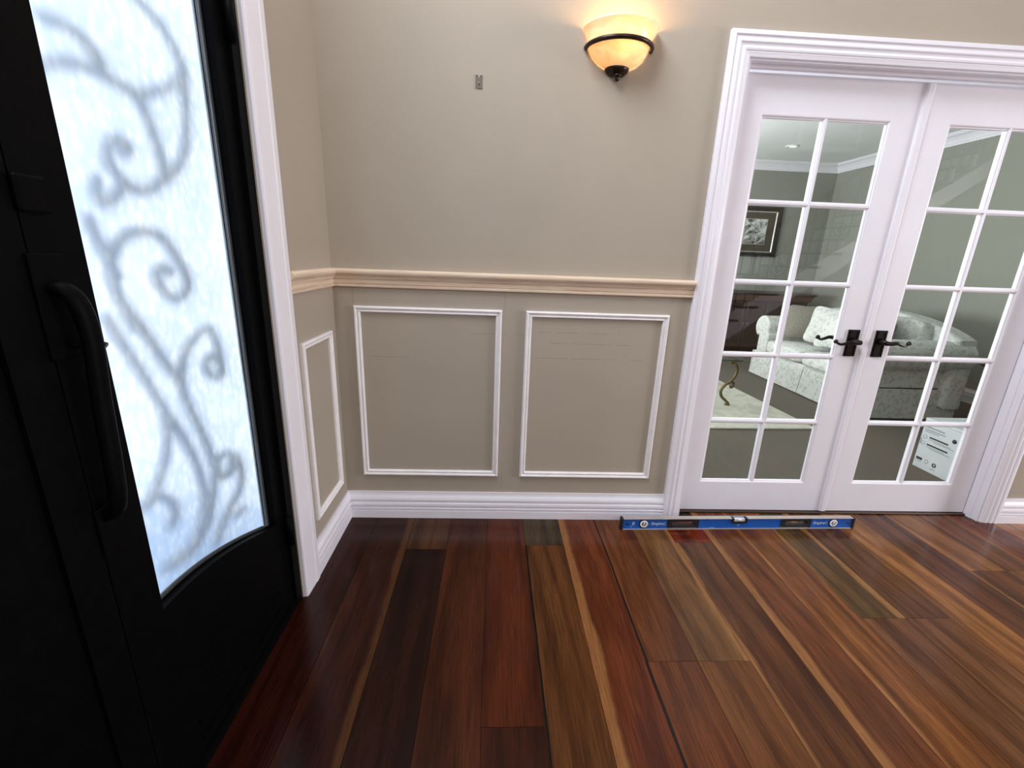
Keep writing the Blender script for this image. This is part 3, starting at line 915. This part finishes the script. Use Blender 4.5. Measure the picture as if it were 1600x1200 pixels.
# ------------------------------------------------------------------ picture hanger on the wall
hk = empty('picture_hanger', (0.622, 0, 1.907))
boxes('plate', [((-0.0135, -0.0025, 0), (-0.0045, -0.0002, 0.045)), ((0.0045, -0.0025, 0), (0.0135, -0.0002, 0.045)),
                ((-0.0045, -0.0025, 0), (0.0045, -0.0002, 0.037))], 'nickel', hk)
tube('tooth', [[(-0.008, -0.002, 0.044), (-0.008, -0.007, 0.045)], [(0.008, -0.002, 0.044), (0.008, -0.007, 0.045)]], 0.0015, 'steel_screw', hk, 6)
lathe('screw', [(0.0, 0.0), (0.0035, 0.0005), (0.0035, 0.002), (0.0, 0.003)], 'steel_screw', hk, 12, loc=(0, -0.005, 0.016))
tag(hk, 'small metal picture hanger screwed to the bare wall', 'picture hanger')

# ------------------------------------------------------------------ spirit level on the floor
LV = empty('spirit_level', (1.3646, -0.1065, 0), math.atan2(0.0279, 1.189))
LL, LH, LD = 1.219, 0.061, 0.027
T0 = 0.0035
lx0, lx1 = -0.012, -0.012 + LL
holes = [(0.225, 0.385), (0.815, 0.975)]          # hand holes along the length
def segs_blue():
    xs = [0.0] + [v for h in holes for v in h] + [lx1 - 0.012]
    out = []
    for i in range(0, len(xs), 2):
        out.append(((xs[i], 0.006, T0), (xs[i + 1], LD - 0.006, LH - T0)))
    return out
boxes('blue_web', segs_blue(), 'level_blue', LV)
boxes('top_flange', [((0, 0, LH - T0), (0.5535, LD, LH)), ((0.6335, 0, LH - T0), (lx1 - 0.012, LD, LH)), ((0.5535, LD - 0.005, LH - T0), (0.6335, LD, LH))], 'level_alu', LV, 0.0006)
boxes('bottom_flange', [((0, 0, 0), (lx1 - 0.012, LD, T0))], 'level_alu', LV, 0.0006)
for x0, x1 in ((lx0, 0.0), (lx1 - 0.012, lx1)):
    boxes('end_cap', [((x0, -0.001, 0.0), (x1, LD + 0.001, LH + 0.0015))], 'rubber_black', LV, 0.003, 2)
for h0, h1 in holes:
    # rubber grip around a see-through slot
    mid, hw = (h0 + h1) / 2, 0.058
    z0, z1 = 0.020, 0.043
    r = (z1 - z0) / 2
    inner = []
    for i in range(9):
        a = math.pi / 2 - math.pi * i / 8
        inner.append((mid + hw - r + r * math.cos(a), (z0 + z1) / 2 + r * math.sin(a)))
    for i in range(9):
        a = -math.pi / 2 - math.pi * i / 8
        inner.append((mid - hw + r + r * math.cos(a), (z0 + z1) / 2 + r * math.sin(a)))
    outer = []
    for x, z in inner:
        dx, dz = x - mid, z - (z0 + z1) / 2
        kx = (h1 - h0) / 2 / max(abs(dx), 1e-6); kz = (LH / 2 - T0) / max(abs(dz), 1e-6)
        kk = min(kx, kz)
        outer.append((mid + dx * kk, LH / 2 + dz * kk))
    bm = bmesh.new()
    n = len(inner)
    rows = []
    for yy, pp in ((0.003, outer), (0.003, inner), (LD - 0.003, inner), (LD - 0.003, outer)):
        rows.append([bm.verts.new((x, yy, z)) for x, z in pp])
    for j in range(4):
        for i in range(n):
            bm.faces.new((rows[j][i], rows[j][(i + 1) % n], rows[(j + 1) % 4][(i + 1) % n], rows[(j + 1) % 4][i]))
    link('hand_grip', fin(bm, 'hand_grip'), 'rubber_black', LV)
def ringmesh(nm, r0, r1, y0, y1, mat, x, parent):
    o = lathe(nm, [(r0, y0), (r1, y0), (r1, y1), (r0, y1), (r0, y0)], mat, parent, 28)
    o.rotation_euler = (math.pi / 2, 0, 0); o.location = (x, 0.006, LH / 2)
    return o
for x in (0.105, 1.095):
    vh = empty('end_vial', (x, 0, 0)); vh.parent = LV
    ringmesh('black_collar', 0.0195, 0.0245, 0.0, 0.0015, 'rubber_black', 0, vh)
    ringmesh('white_ring', 0.0115, 0.0195, 0.0, 0.0045, 'plastic_white', 0, vh)
    ringmesh('vial_well', 0.0, 0.0118, 0.0, 0.0008, 'vial_dark', 0, vh)
    tube('vial_tube', [[(-0.003, 0.003, LH / 2 - 0.010), (0.003, 0.003, LH / 2 + 0.010)]], 0.004, 'vial_green', vh, 10)
cvl = empty('centre_vial', (0.5935, 0, LH)); cvl.parent = LV
boxes('housing', [((-0.040, -0.001, -0.024), (-0.030, LD - 0.006, 0.001)), ((0.030, -0.001, -0.024), (0.040, LD - 0.006, 0.001)), ((-0.031, -0.001, -0.027), (0.031, LD - 0.006, -0.020))], 'rubber_black', cvl)
boxes('vial_block', [((-0.0295, 0.0015, -0.019), (0.0295, LD - 0.007, -0.003))], 'vial_green', cvl, 0.003)
tube('bubble', [[(-0.008, 0.0015, -0.008), (0.008, 0.0015, -0.008)]], 0.0035, 'plastic_white', cvl, 10)
RX = (math.pi / 2, 0, 0)
for x, k in ((0.173, 0), (1.018, 0)):
    text_mesh('printed_name', 'Empire', 0.0215, 'print_pale', LV, (x, 0.0055, LH / 2), RX, 0.15, bold=0.0004)
    sw = [(0.006 * math.cos(a), 0.0055, 0.0045 * math.sin(a)) for a in [i * 0.5 for i in range(2, 13)]]
    for xx, s in ((x - 0.045, 0.8), (x + 0.0405, 1.15)):
        o = tube('printed_swoosh', [[(p[0] * s, p[1], p[2] * s * 1.2) for p in sw]], 0.0013, 'print_pale', LV, 6, flat=0.2, flat_axis=1)
        o.location = (xx, 0, LH / 2)
for _a, _b in ([((0.047, 0.0052, 0.022), (0.052, 0.0058, 0.042)), ((0.054, 0.0052, 0.026), (0.058, 0.0058, 0.040)), ((0.040, 0.0052, 0.014), (0.045, 0.0058, 0.018)),
                       ((0.585, 0.0052, 0.022), (0.602, 0.0058, 0.0235)), ((0.588, 0.0052, 0.017), (0.599, 0.0058, 0.0185)), ((0.44, 0.0052, 0.006), (0.470, 0.0058, 0.0075))]):
    boxes('printed_mark', [(_a, _b)], 'print_pale', LV)
for x in (0.022, 1.176):
    ringmesh('hang_hole', 0.0, 0.0065, 0.0, 0.0006, 'rubber_black', x, LV)
tag(LV, 'long blue spirit level with silver top lying on the plank floor', 'level')

# ------------------------------------------------------------------ living room shell
tag(boxes('floor_living', [((-0.12, WT - 0.01, -0.06), (LX1, LY1, 0.0))], 'carpet'), 'grey-brown carpet of the room behind the french doors', 'floor', kind=S)
tag(boxes('wall_living_back', [((-0.12, LY1, 0), (LX1 + 0.1, LY1 + 0.1, LZ + 0.1))], 'paint_sage'), 'grey-green far wall with the framed picture', 'wall', kind=S)
tag(boxes('wall_living_right', [((LX1, WT, 0), (LX1 + 0.1, LY1, LZ + 0.1))], 'paint_sage'), 'grey-green wall behind the white sofa', 'wall', kind=S)
tag(boxes('wall_living_left', [((-0.12, WT, 0), (0.0, LY1, LZ + 0.1))], 'paint_sage'), 'grey-green window wall, hidden beside the french doors', 'wall', kind=S)
tag(boxes('wall_living_front', [((0, WT, 0), (DL - 0.02, WT + 0.01, LZ)), ((DR + 0.02, WT, 0), (LX1, WT + 0.01, LZ)), ((DL - 0.02, WT, DTOP + 0.02), (DR + 0.02, WT + 0.01, LZ))], 'paint_sage'),
    'grey-green back face of the french door wall', 'wall', kind=S)
tag(boxes('ceiling_living', [((-0.12, WT, LZ), (LX1, LY1, LZ + 0.1))], 'paint_ceiling'), 'pale ceiling of the room behind the french doors', 'ceiling', kind=S)
CROWN = [(0, -0.115), (0.010, -0.115), (0.012, -0.100), (0.020, -0.092), (0.030, -0.070), (0.055, -0.040), (0.080, -0.026), (0.088, -0.018), (0.088, -0.010), (0.100, -0.008), (0.100, -0.0005), (0, -0.0005)]
CROWN = [(a, z + LZ) for a, z in CROWN]
tag(strip('trim_11', CROWN, (LX1, LY1, 0), (0, LY1, 0), (0, -1, 0), 1, 1, 'trim_white'), 'white crown moulding above the framed picture', 'crown moulding', kind=S)
tag(strip('trim_12', CROWN, (LX1, LY1, 0), (LX1, WT, 0), (-1, 0, 0), 1, 1, 'trim_white'), 'white crown moulding on the wall behind the sofa', 'crown moulding', kind=S)
tag(strip('baseboard_living', BASE, (LX1, LY1, 0), (LX1, WT, 0), (-1, 0, 0), 1, 0, 'trim_white'), 'white baseboard behind the sofa', 'baseboard', kind=S)
dl = empty('downlight', (4.32, 3.92, LZ))
lathe('trim_ring', [(0.045, -0.001), (0.075, -0.001), (0.078, -0.006), (0.050, -0.012), (0.045, -0.004)], 'plastic_white', dl, 24)
lathe('lens', [(0.0, -0.003), (0.046, -0.003)], 'downlight_glow', dl, 24)
tag(dl, 'small round recessed light in the living room ceiling', 'ceiling light')

# ------------------------------------------------------------------ rug
rg = prism('area_rug', [(1.25, 1.23), (3.365, 1.30), (3.23, 3.45), (1.10, 3.38)], 2, 0.001, 0.016, 'rug_cream', None, 0.004)
tag(rg, 'cream patterned rug under the coffee table', 'rug')

# ------------------------------------------------------------------ coffee table
CTX, CTY = 2.888, 1.86
ct = empty('coffee_table', (2.35, 2.25, 0.018))
def sleg(cx, cy, ang):
    e = empty('leg', (cx, cy, 0), ang); e.parent = ct
    p = spline([(0.024, 0, 0.012), (0.010, 0, 0.034), (-0.050, 0, 0.085), (-0.066, 0, 0.140), (-0.030, 0, 0.195), (0.015, 0, 0.225),
                (0.060, 0, 0.290), (0.066, 0, 0.350), (0.030, 0, 0.405), (-0.010, 0, 0.430)], 5)
    tube('scroll_bar', [p], [0.0135 if 6 < i < len(p) - 6 else 0.011 for i in range(len(p))], 'brass_old', e, 10)
    lathe('foot', [(0.0, 0.0), (0.024, 0.0), (0.020, 0.012), (0.013, 0.030), (0.0, 0.032)], 'brass_old', e, 16, loc=(0.024, 0, 0))
    tube('scroll_curl', [spline([(0.010, 0, 0.222), (0.045, 0, 0.215), (0.055, 0, 0.185), (0.035, 0, 0.168), (0.020, 0, 0.182)], 5)], 0.011, 'brass_old', e, 8)
    tube('top_curl', [spline([(-0.01, 0, 0.430), (0.0, 0, 0.395), (0.035, 0, 0.415), (0.070, 0, 0.428)], 5)], 0.008, 'brass_old', e, 8)
for (dx, dy, an) in ((0.53, -0.39, 0.15), (-0.53, -0.39, math.pi - 0.15), (0.53, 0.42, -0.15), (-0.53, 0.42, math.pi + 0.15)):
    sleg(dx, dy, an)
boxes('apron', [((-0.58, -0.43, 0.426), (0.60, -0.41, 0.436)), ((-0.58, 0.43, 0.426), (0.60, 0.45, 0.436)), ((-0.58, -0.43, 0.426), (-0.56, 0.45, 0.436)), ((0.58, -0.43, 0.426), (0.60, 0.45, 0.436))], 'bronze_dark', ct)
boxes('glass_top', [((-0.62, -0.47, 0.437), (0.64, 0.49, 0.447))], 'pane_glass', ct, 0.002)
tag(ct, 'coffee table with scrolled brass legs on the cream rug', 'table')

# ------------------------------------------------------------------ sofa (runs along y, faces -x)
sf = empty('sofa', (3.9, 2.42, 0.0))
def yy(y): return y - 2.42
def arm(y_in, y_out, nm):
    s = 1 if y_out > y_in else -1
    o = [(y_in, 0.10), (y_in, 0.50)]
    cy, cz, r = (y_in + y_out) / 2 + s * 0.045, 0.575, 0.135
    for i in range(15):
        a = math.pi * 1.12 - (math.pi * 1.42) * i / 14
        o.append((cy + s * r * math.cos(a), cz + r * math.sin(a)))
    o += [(y_out - s * 0.02, 0.47), (y_out - s * 0.02, 0.10)]
    prism(nm, [(yy(a), b) for a, b in o], 0, 0.02, 0.92, 'damask_white', sf, 0.022, 3)
arm(3.05, 3.25, 'arm')
arm(1.80, 1.60, 'arm')
# camel back
bk = [(yy(1.56), 0.12), (yy(1.56), 0.60)]
for i in range(25):
    f = i / 24
    bk.append((yy(1.58 + f * 1.69), 0.66 + 0.235 * math.sin(math.pi * (0.04 + 0.92 * f)) ** 0.6))
bk += [(yy(3.29), 0.60), (yy(3.29), 0.12)]
bb = prism('back', bk, 0, 0.74, 0.95, 'damask_white', sf, 0.05, 4)
boxes('base', [((0.03, yy(1.62), 0.10), (0.90, yy(3.23), 0.30))], 'damask_white', sf, 0.01)
for y0, y1 in ((1.805, 2.420), (2.430, 3.045)):
    softbox('seat_cushion', (0.36, yy((y0 + y1) / 2), 0.375), (0.74, y1 - y0, 0.165), 0.05, 3, 'damask_white', sf, 0.03)
    softbox('back_cushion', (0.685, yy((y0 + y1) / 2), 0.64), (0.20, y1 - y0 - 0.01, 0.42), 0.08, 3, 'damask_white', sf, 0.05, (0, 0.16, 0))
for y0, y1 in ((1.600, 2.340), (2.348, 3.243)):
    prism('skirt', [(-0.012, 0.012), (0.022, 0.012), (0.030, 0.285), (0.016, 0.285)], 1, yy(y0), yy(y1), 'damask_white', sf)
for y0, y1 in ((1.590, 1.602), (3.240, 3.252)):
    boxes('side_skirt', [((-0.005, yy(y0), 0.012), (0.93, yy(y1), 0.285))], 'damask_white', sf, 0.003)
tag(sf, 'white damask sofa with rolled arms and camel back', 'sofa')

# scatter cushions on the sofa
def cushion(loc, w, h, th, rot, mat, label):
    o = softbox('throw_pillow', loc, (th, w, h), 0.045, 3, mat, None, 0.0)
    for v in o.data.vertices:
        u, t = v.co.y / (w / 2), v.co.z / (h / 2)
        k = max(0.12, (1 - u * u) * (1 - t * t)) ** 0.5
        v.co.x *= 0.25 + 0.9 * k
        e = 1 - 0.10 * (1 - abs(u)) * abs(t) - 0.10 * (1 - abs(t)) * abs(u)
        v.co.y *= e; v.co.z *= e
    o.rotation_euler = rot
    tag(o, label, 'cushion', 'scatter cushions on the sofa')
cushion((4.23, 2.90, 0.675), 0.40, 0.40, 0.15, (0, 0.22, 1.15), 'cushion_taupe', 'taupe cushion leaning on the far sofa arm')
cushion((4.27, 2.60, 0.675), 0.40, 0.42, 0.17, (0.06, 0.24, 0.42), 'damask_white', 'white patterned cushion in front of the taupe one')
cushion((4.15, 2.33, 0.665), 0.36, 0.38, 0.15, (-0.1, 0.34, 0.12), 'damask_white', 'white patterned cushion nearest the door handle')
cushion((4.33, 2.03, 0.70), 0.37, 0.37, 0.14, (0.34, 0.25, -0.35), 'cushion_grey', 'grey cushion tilted on its corner by the near sofa arm')
cushion((4.10, 1.96, 0.61), 0.30, 0.26, 0.13, (0.22, 0.32, -0.25), 'cushion_pink', 'small pinkish cushion before the tilted grey one')

# ------------------------------------------------------------------ sideboard
sb = empty('sideboard', (4.60, 4.20, 0.0))
boxes('carcass', [((-0.62, 0.01, 0.07), (0.55, 0.58, 0.86))], 'dark_wood', sb)
boxes('plinth', [((-0.64, -0.005, 0.0), (0.57, 0.59, 0.08))], 'dark_wood', sb, 0.004)
prism('cornice', [(-0.63, 0.80), (0.56, 0.80), (0.575, 0.83), (0.60, 0.86), (0.615, 0.885), (-0.685, 0.885), (-0.67, 0.86), (-0.645, 0.83)], 1, -0.03, 0.595, 'brown_wood', sb, 0.006, 2)
boxes('top', [((-0.70, -0.05, 0.885), (0.63, 0.598, 0.905))], 'dark_wood', sb, 0.005)
for i in range(4):
    x0 = -0.60 + i * 0.285
    dr = empty('door', (x0, 0.0, 0.12)); dr.parent = sb
    boxes('door_frame', [((0, -0.012, 0), (0.05, 0.0095, 0.66)), ((0.225, -0.012, 0), (0.275, 0.0095, 0.66)), ((0.05, -0.012, 0), (0.225, 0.0095, 0.06)), ((0.05, -0.012, 0.60), (0.225, 0.0095, 0.66))], 'dark_wood', dr, 0.002)
    boxes('door_panel', [((0.05, -0.003, 0.06), (0.225, 0.0095, 0.60))], 'dark_wood', dr)
    lathe('knob', [(0.0, -0.016), (0.010, -0.012), (0.012, -0.006), (0.006, 0.0)], 'brass_old', dr, 12, loc=(0.25 if i % 2 == 0 else 0.025, -0.02, 0.36)).rotation_euler = (-math.pi / 2, 0, 0)
tag(sb, 'dark wooden sideboard with panelled doors under the picture', 'sideboard')

# ------------------------------------------------------------------ framed picture
pf = empty('framed_picture', (4.53, LY1, 1.40))
PFR = [(0, 0.001), (0, 0.03), (0.02, 0.036), (0.05, 0.026), (0.065, 0.022), (0.065, 0.001)]
for s in ('left', 'right', 'top', 'bottom'):
    frame_side('frame_strip', (-0.36, 0, 0), (1, 0, 0), (0, 0, 1), (0, -1, 0), (0, 0, 0.72, 0.70), PFR, s, 'frame_dark', pf)
PSL = [(0.0, 0.02), (0.0, 0.025), (0.012, 0.027), (0.018, 0.020), (0.018, 0.001), (0.0, 0.001)]
for s in ('left', 'right', 'top', 'bottom'):
    frame_side('silver_lip', (-0.36, 0, 0), (1, 0, 0), (0, 0, 1), (0, -1, 0), (0.063, 0.063, 0.657, 0.637), PSL, s, 'frame_silver', pf)
boxes('mat_board', [((-0.28, -0.008, 0.08), (0.28, -0.001, 0.62))], 'mat_olive', pf)
for s in ('left', 'right', 'top', 'bottom'):
    frame_side('inner_fillet', (-0.36, 0, 0), (1, 0, 0), (0, 0, 1), (0, -1, 0), (0.19, 0.175, 0.53, 0.535), [(0, 0.008), (0, 0.012), (0.009, 0.012), (0.009, 0.008)], s, 'frame_silver', pf)
boxes('print', [((-0.162, -0.0095, 0.183), (0.162, -0.0082, 0.527))], 'art_print', pf)
tag(pf, 'dark framed black and white picture with olive mat above the sideboard', 'picture')

# ------------------------------------------------------------------ carton behind the right door
cb = empty('carton', (3.605, 0.44, 0.0))
boxes('box_body', [((0, 0, 0.001), (0.30, 0.245, 0.347))], 'carton_white', cb, 0.002)
boxes('lid_gap', [((-0.0006, -0.001, 0.330), (0.0, 0.246, 0.3318))], 'print_grey', cb)
def mark(nm, y0, y1, z0, z1, mat):
    # y from 0 (near end) to .245 (far end) on the face turned to the left
    boxes(nm, [((-0.0010, y0, z0), (-0.0001, y1, z1))], mat, cb)
for y0, y1, z0, z1, m in ((0.10, 0.225, 0.285, 0.295, 'print_grey'), (0.09, 0.23, 0.268, 0.276, 'print_grey'), (0.13, 0.228, 0.256, 0.262, 'print_grey'),
                          (0.06, 0.185, 0.222, 0.232, 'print_dark'), (0.04, 0.185, 0.210, 0.214, 'print_grey'), (0.02, 0.150, 0.202, 0.206, 'print_grey'),
                          (0.05, 0.190, 0.172, 0.182, 'print_dark'), (0.07, 0.190, 0.160, 0.164, 'print_grey'), (0.03, 0.17, 0.152, 0.156, 'print_grey'),
                          (0.19, 0.232, 0.058, 0.075, 'print_dark'), (0.19, 0.235, 0.046, 0.050, 'print_grey'), (0.09, 0.125, 0.028, 0.033, 'print_grey'), (0.232, 0.240, 0.165, 0.205, 'print_grey')):
    mark('printed_line', y0, y1, z0, z1, m)
def disc(nm, y, z, r, mat, r0=0.0):
    o = lathe(nm, [(r0, 0), (r, 0), (r, 0.0010), (r0, 0.0010)], mat, cb, 18)
    o.rotation_euler = (0, -math.pi / 2, 0); o.location = (0, y, z)
disc('printed_icon', 0.03, 0.262, 0.014, 'print_dark')
disc('printed_icon', 0.215, 0.222, 0.014, 'print_grey', 0.011)
disc('printed_icon', 0.218, 0.178, 0.014, 'print_grey', 0.011)
disc('printed_icon', 0.158, 0.064, 0.013, 'print_grey', 0.010)
disc('printed_icon', 0.105, 0.062, 0.014, 'print_dark', 0.006)
tag(cb, 'white printed cardboard carton on the carpet behind the right french door', 'box')

# ------------------------------------------------------------------ end table beside the near sofa arm
et = empty('end_table', (5.06, 1.45, 0.0))
lathe('top', [(0.0, 0.52), (0.20, 0.52), (0.205, 0.528), (0.20, 0.54), (0.0, 0.54)], 'dark_wood', et, 28)
lathe('shelf', [(0.0, 0.20), (0.15, 0.20), (0.15, 0.215), (0.0, 0.215)], 'dark_wood', et, 28)
for i in range(3):
    a = i * 2.0944 + 0.4
    tube('leg', [spline([(0.19 * math.cos(a), 0.19 * math.sin(a), 0.006), (0.13 * math.cos(a), 0.13 * math.sin(a), 0.2), (0.16 * math.cos(a), 0.16 * math.sin(a), 0.52)], 5)], 0.014, 'brown_wood', et, 8)
tag(et, 'small dark wooden end table beside the near sofa arm', 'table')

# ------------------------------------------------------------------ staircase at the back of the foyer (mirrored in the french door panes)
st = empty('staircase', (3.3, HY0, 0.0))
RUN, RISE, NS = 0.25, 0.185, 15
for i in range(NS):
    boxes('tread', [((i * RUN, 0.01, (i + 1) * RISE - 0.035), (i * RUN + RUN + 0.02, 0.98, (i + 1) * RISE))], 'stair_cap', st, 0.004)
    boxes('riser', [((i * RUN + 0.002, 0.012, i * RISE), (i * RUN + 0.018, 0.96, (i + 1) * RISE - 0.036))], 'trim_white', st)
prism('stringer', [(0.0, 0.0), (0.27, 0.0), (NS * RUN + 0.1, NS * RISE - 0.20), (NS * RUN + 0.1, NS * RISE), (0.0, 0.20)], 1, 0.94, 0.975, 'trim_white', st)
L0, L1 = (0.05, 0.19 + 0.86), (NS * RUN, NS * RISE + 0.86)
tube('handrail', [[(L0[0], 0.95, L0[1]), (L1[0], 0.95, L1[1])]], 0.032, 'stair_cap', st, 10)
for i in range(NS * 2):
    x = 0.07 + i * RUN / 2
    zb = (int(x / RUN) + 1) * RISE
    zt = L0[1] + (x - L0[0]) * (L1[1] - L0[1]) / (L1[0] - L0[0])
    tube('baluster', [[(x, 0.95, zb), (x, 0.95, zt)]], 0.008, 'iron_black', st, 6)
    if i % 6 == 3:
        zc = (zb + zt) / 2
        sp = []
        for q in range(26):
            a = q * 0.42
            r = 0.12 * (1 - q / 30)
            sp.append((x + r * math.cos(a), 0.95, zc + 0.14 + r * math.sin(a)))
        tube('baluster_scroll', [sp], 0.007, 'iron_black', st, 6)
        tube('baluster_scroll', [[(p[0], p[1], 2 * zc - p[2]) for p in sp]], 0.007, 'iron_black', st, 6)
lathe('newel', [(0.0, 0.0), (0.055, 0.0), (0.055, 0.30), (0.035, 0.34), (0.04, 0.9), (0.055, 0.95), (0.055, 1.12), (0.04, 1.15), (0.03, 1.2), (0.0, 1.22)], 'trim_white', st, 16, loc=(0.0, 1.0, 0))
tag(st, 'staircase with iron balusters mirrored in the french door panes', 'staircase')
wn = empty('window_2', (4.1, HY0, 0.82))
for i in range(5):
    boxes('frame_post', [((i * 0.30 - 0.02, 0.0005, 0), (i * 0.30 + 0.02, 0.03, 0.62))], 'frame_dark', wn)
for z in (0.0, 0.30, 0.60):
    boxes('frame_bar', [((-0.02, 0.0005, z), (1.22, 0.028, z + 0.03))], 'frame_dark', wn)
for i in range(4):
    for z in (0.03, 0.33):
        boxes('pane', [((i * 0.30 + 0.02, 0.001, z), (i * 0.30 + 0.28, 0.006, z + 0.27))], 'lit_pane', wn)
tag(wn, 'daylit window under the stairs mirrored in the french door panes', 'window', kind=S)
for i, x in enumerate((5.0, 6.2)):
    pn = empty('trim_%d' % (13 + i), (x, HY0, 2.9 + i * 0.75))
    for sd in ('left', 'right', 'top', 'bottom'):
        frame_side('moulding_strip', (0, 0, 0), (1, 0, 0), (0, 0, 1), (0, 1, 0), (0, 0, 0.95, 1.0), [(0, 0), (0, 0.02), (0.07, 0.02), (0.07, 0)], sd, 'trim_white', pn)
    tag(pn, ('lower' if i == 0 else 'upper') + ' white panel moulding above the stairs', 'wall moulding', kind=S)
for nm, o, U, Wd, rc, lab in (('window_1', (0, -1.955, 2.95), (0, 1, 0), (1, 0, 0), (0, 0, 1.397, 1.35), 'white framed window high above the front door'),
                              ('fill_frame_right', (HX1, -2.77, 0.63), (0, 1, 0), (-1, 0, 0), (0, 0, 2.04, 1.84), 'white frame added around the right foyer fill light'),  # made-up window frame for the added right light
                              ('fill_frame_back', (1.12, HY0, 1.93), (1, 0, 0), (0, 1, 0), (0, 0, 1.56, 1.96), 'white frame added around the back foyer fill light')):  # made-up window frame for the added back light
    w = empty(nm, o)
    for sd in ('left', 'right', 'top', 'bottom'):
        frame_side('frame_strip', (0, 0, 0), U, (0, 0, 1), Wd, (rc[0] - 0.07, rc[1] - 0.07, rc[2] + 0.07, rc[3] + 0.07), [(0, 0), (0, 0.02), (0.07, 0.02), (0.07, 0)], sd, 'trim_white', w)
    tag(w, lab, 'window', kind=S)
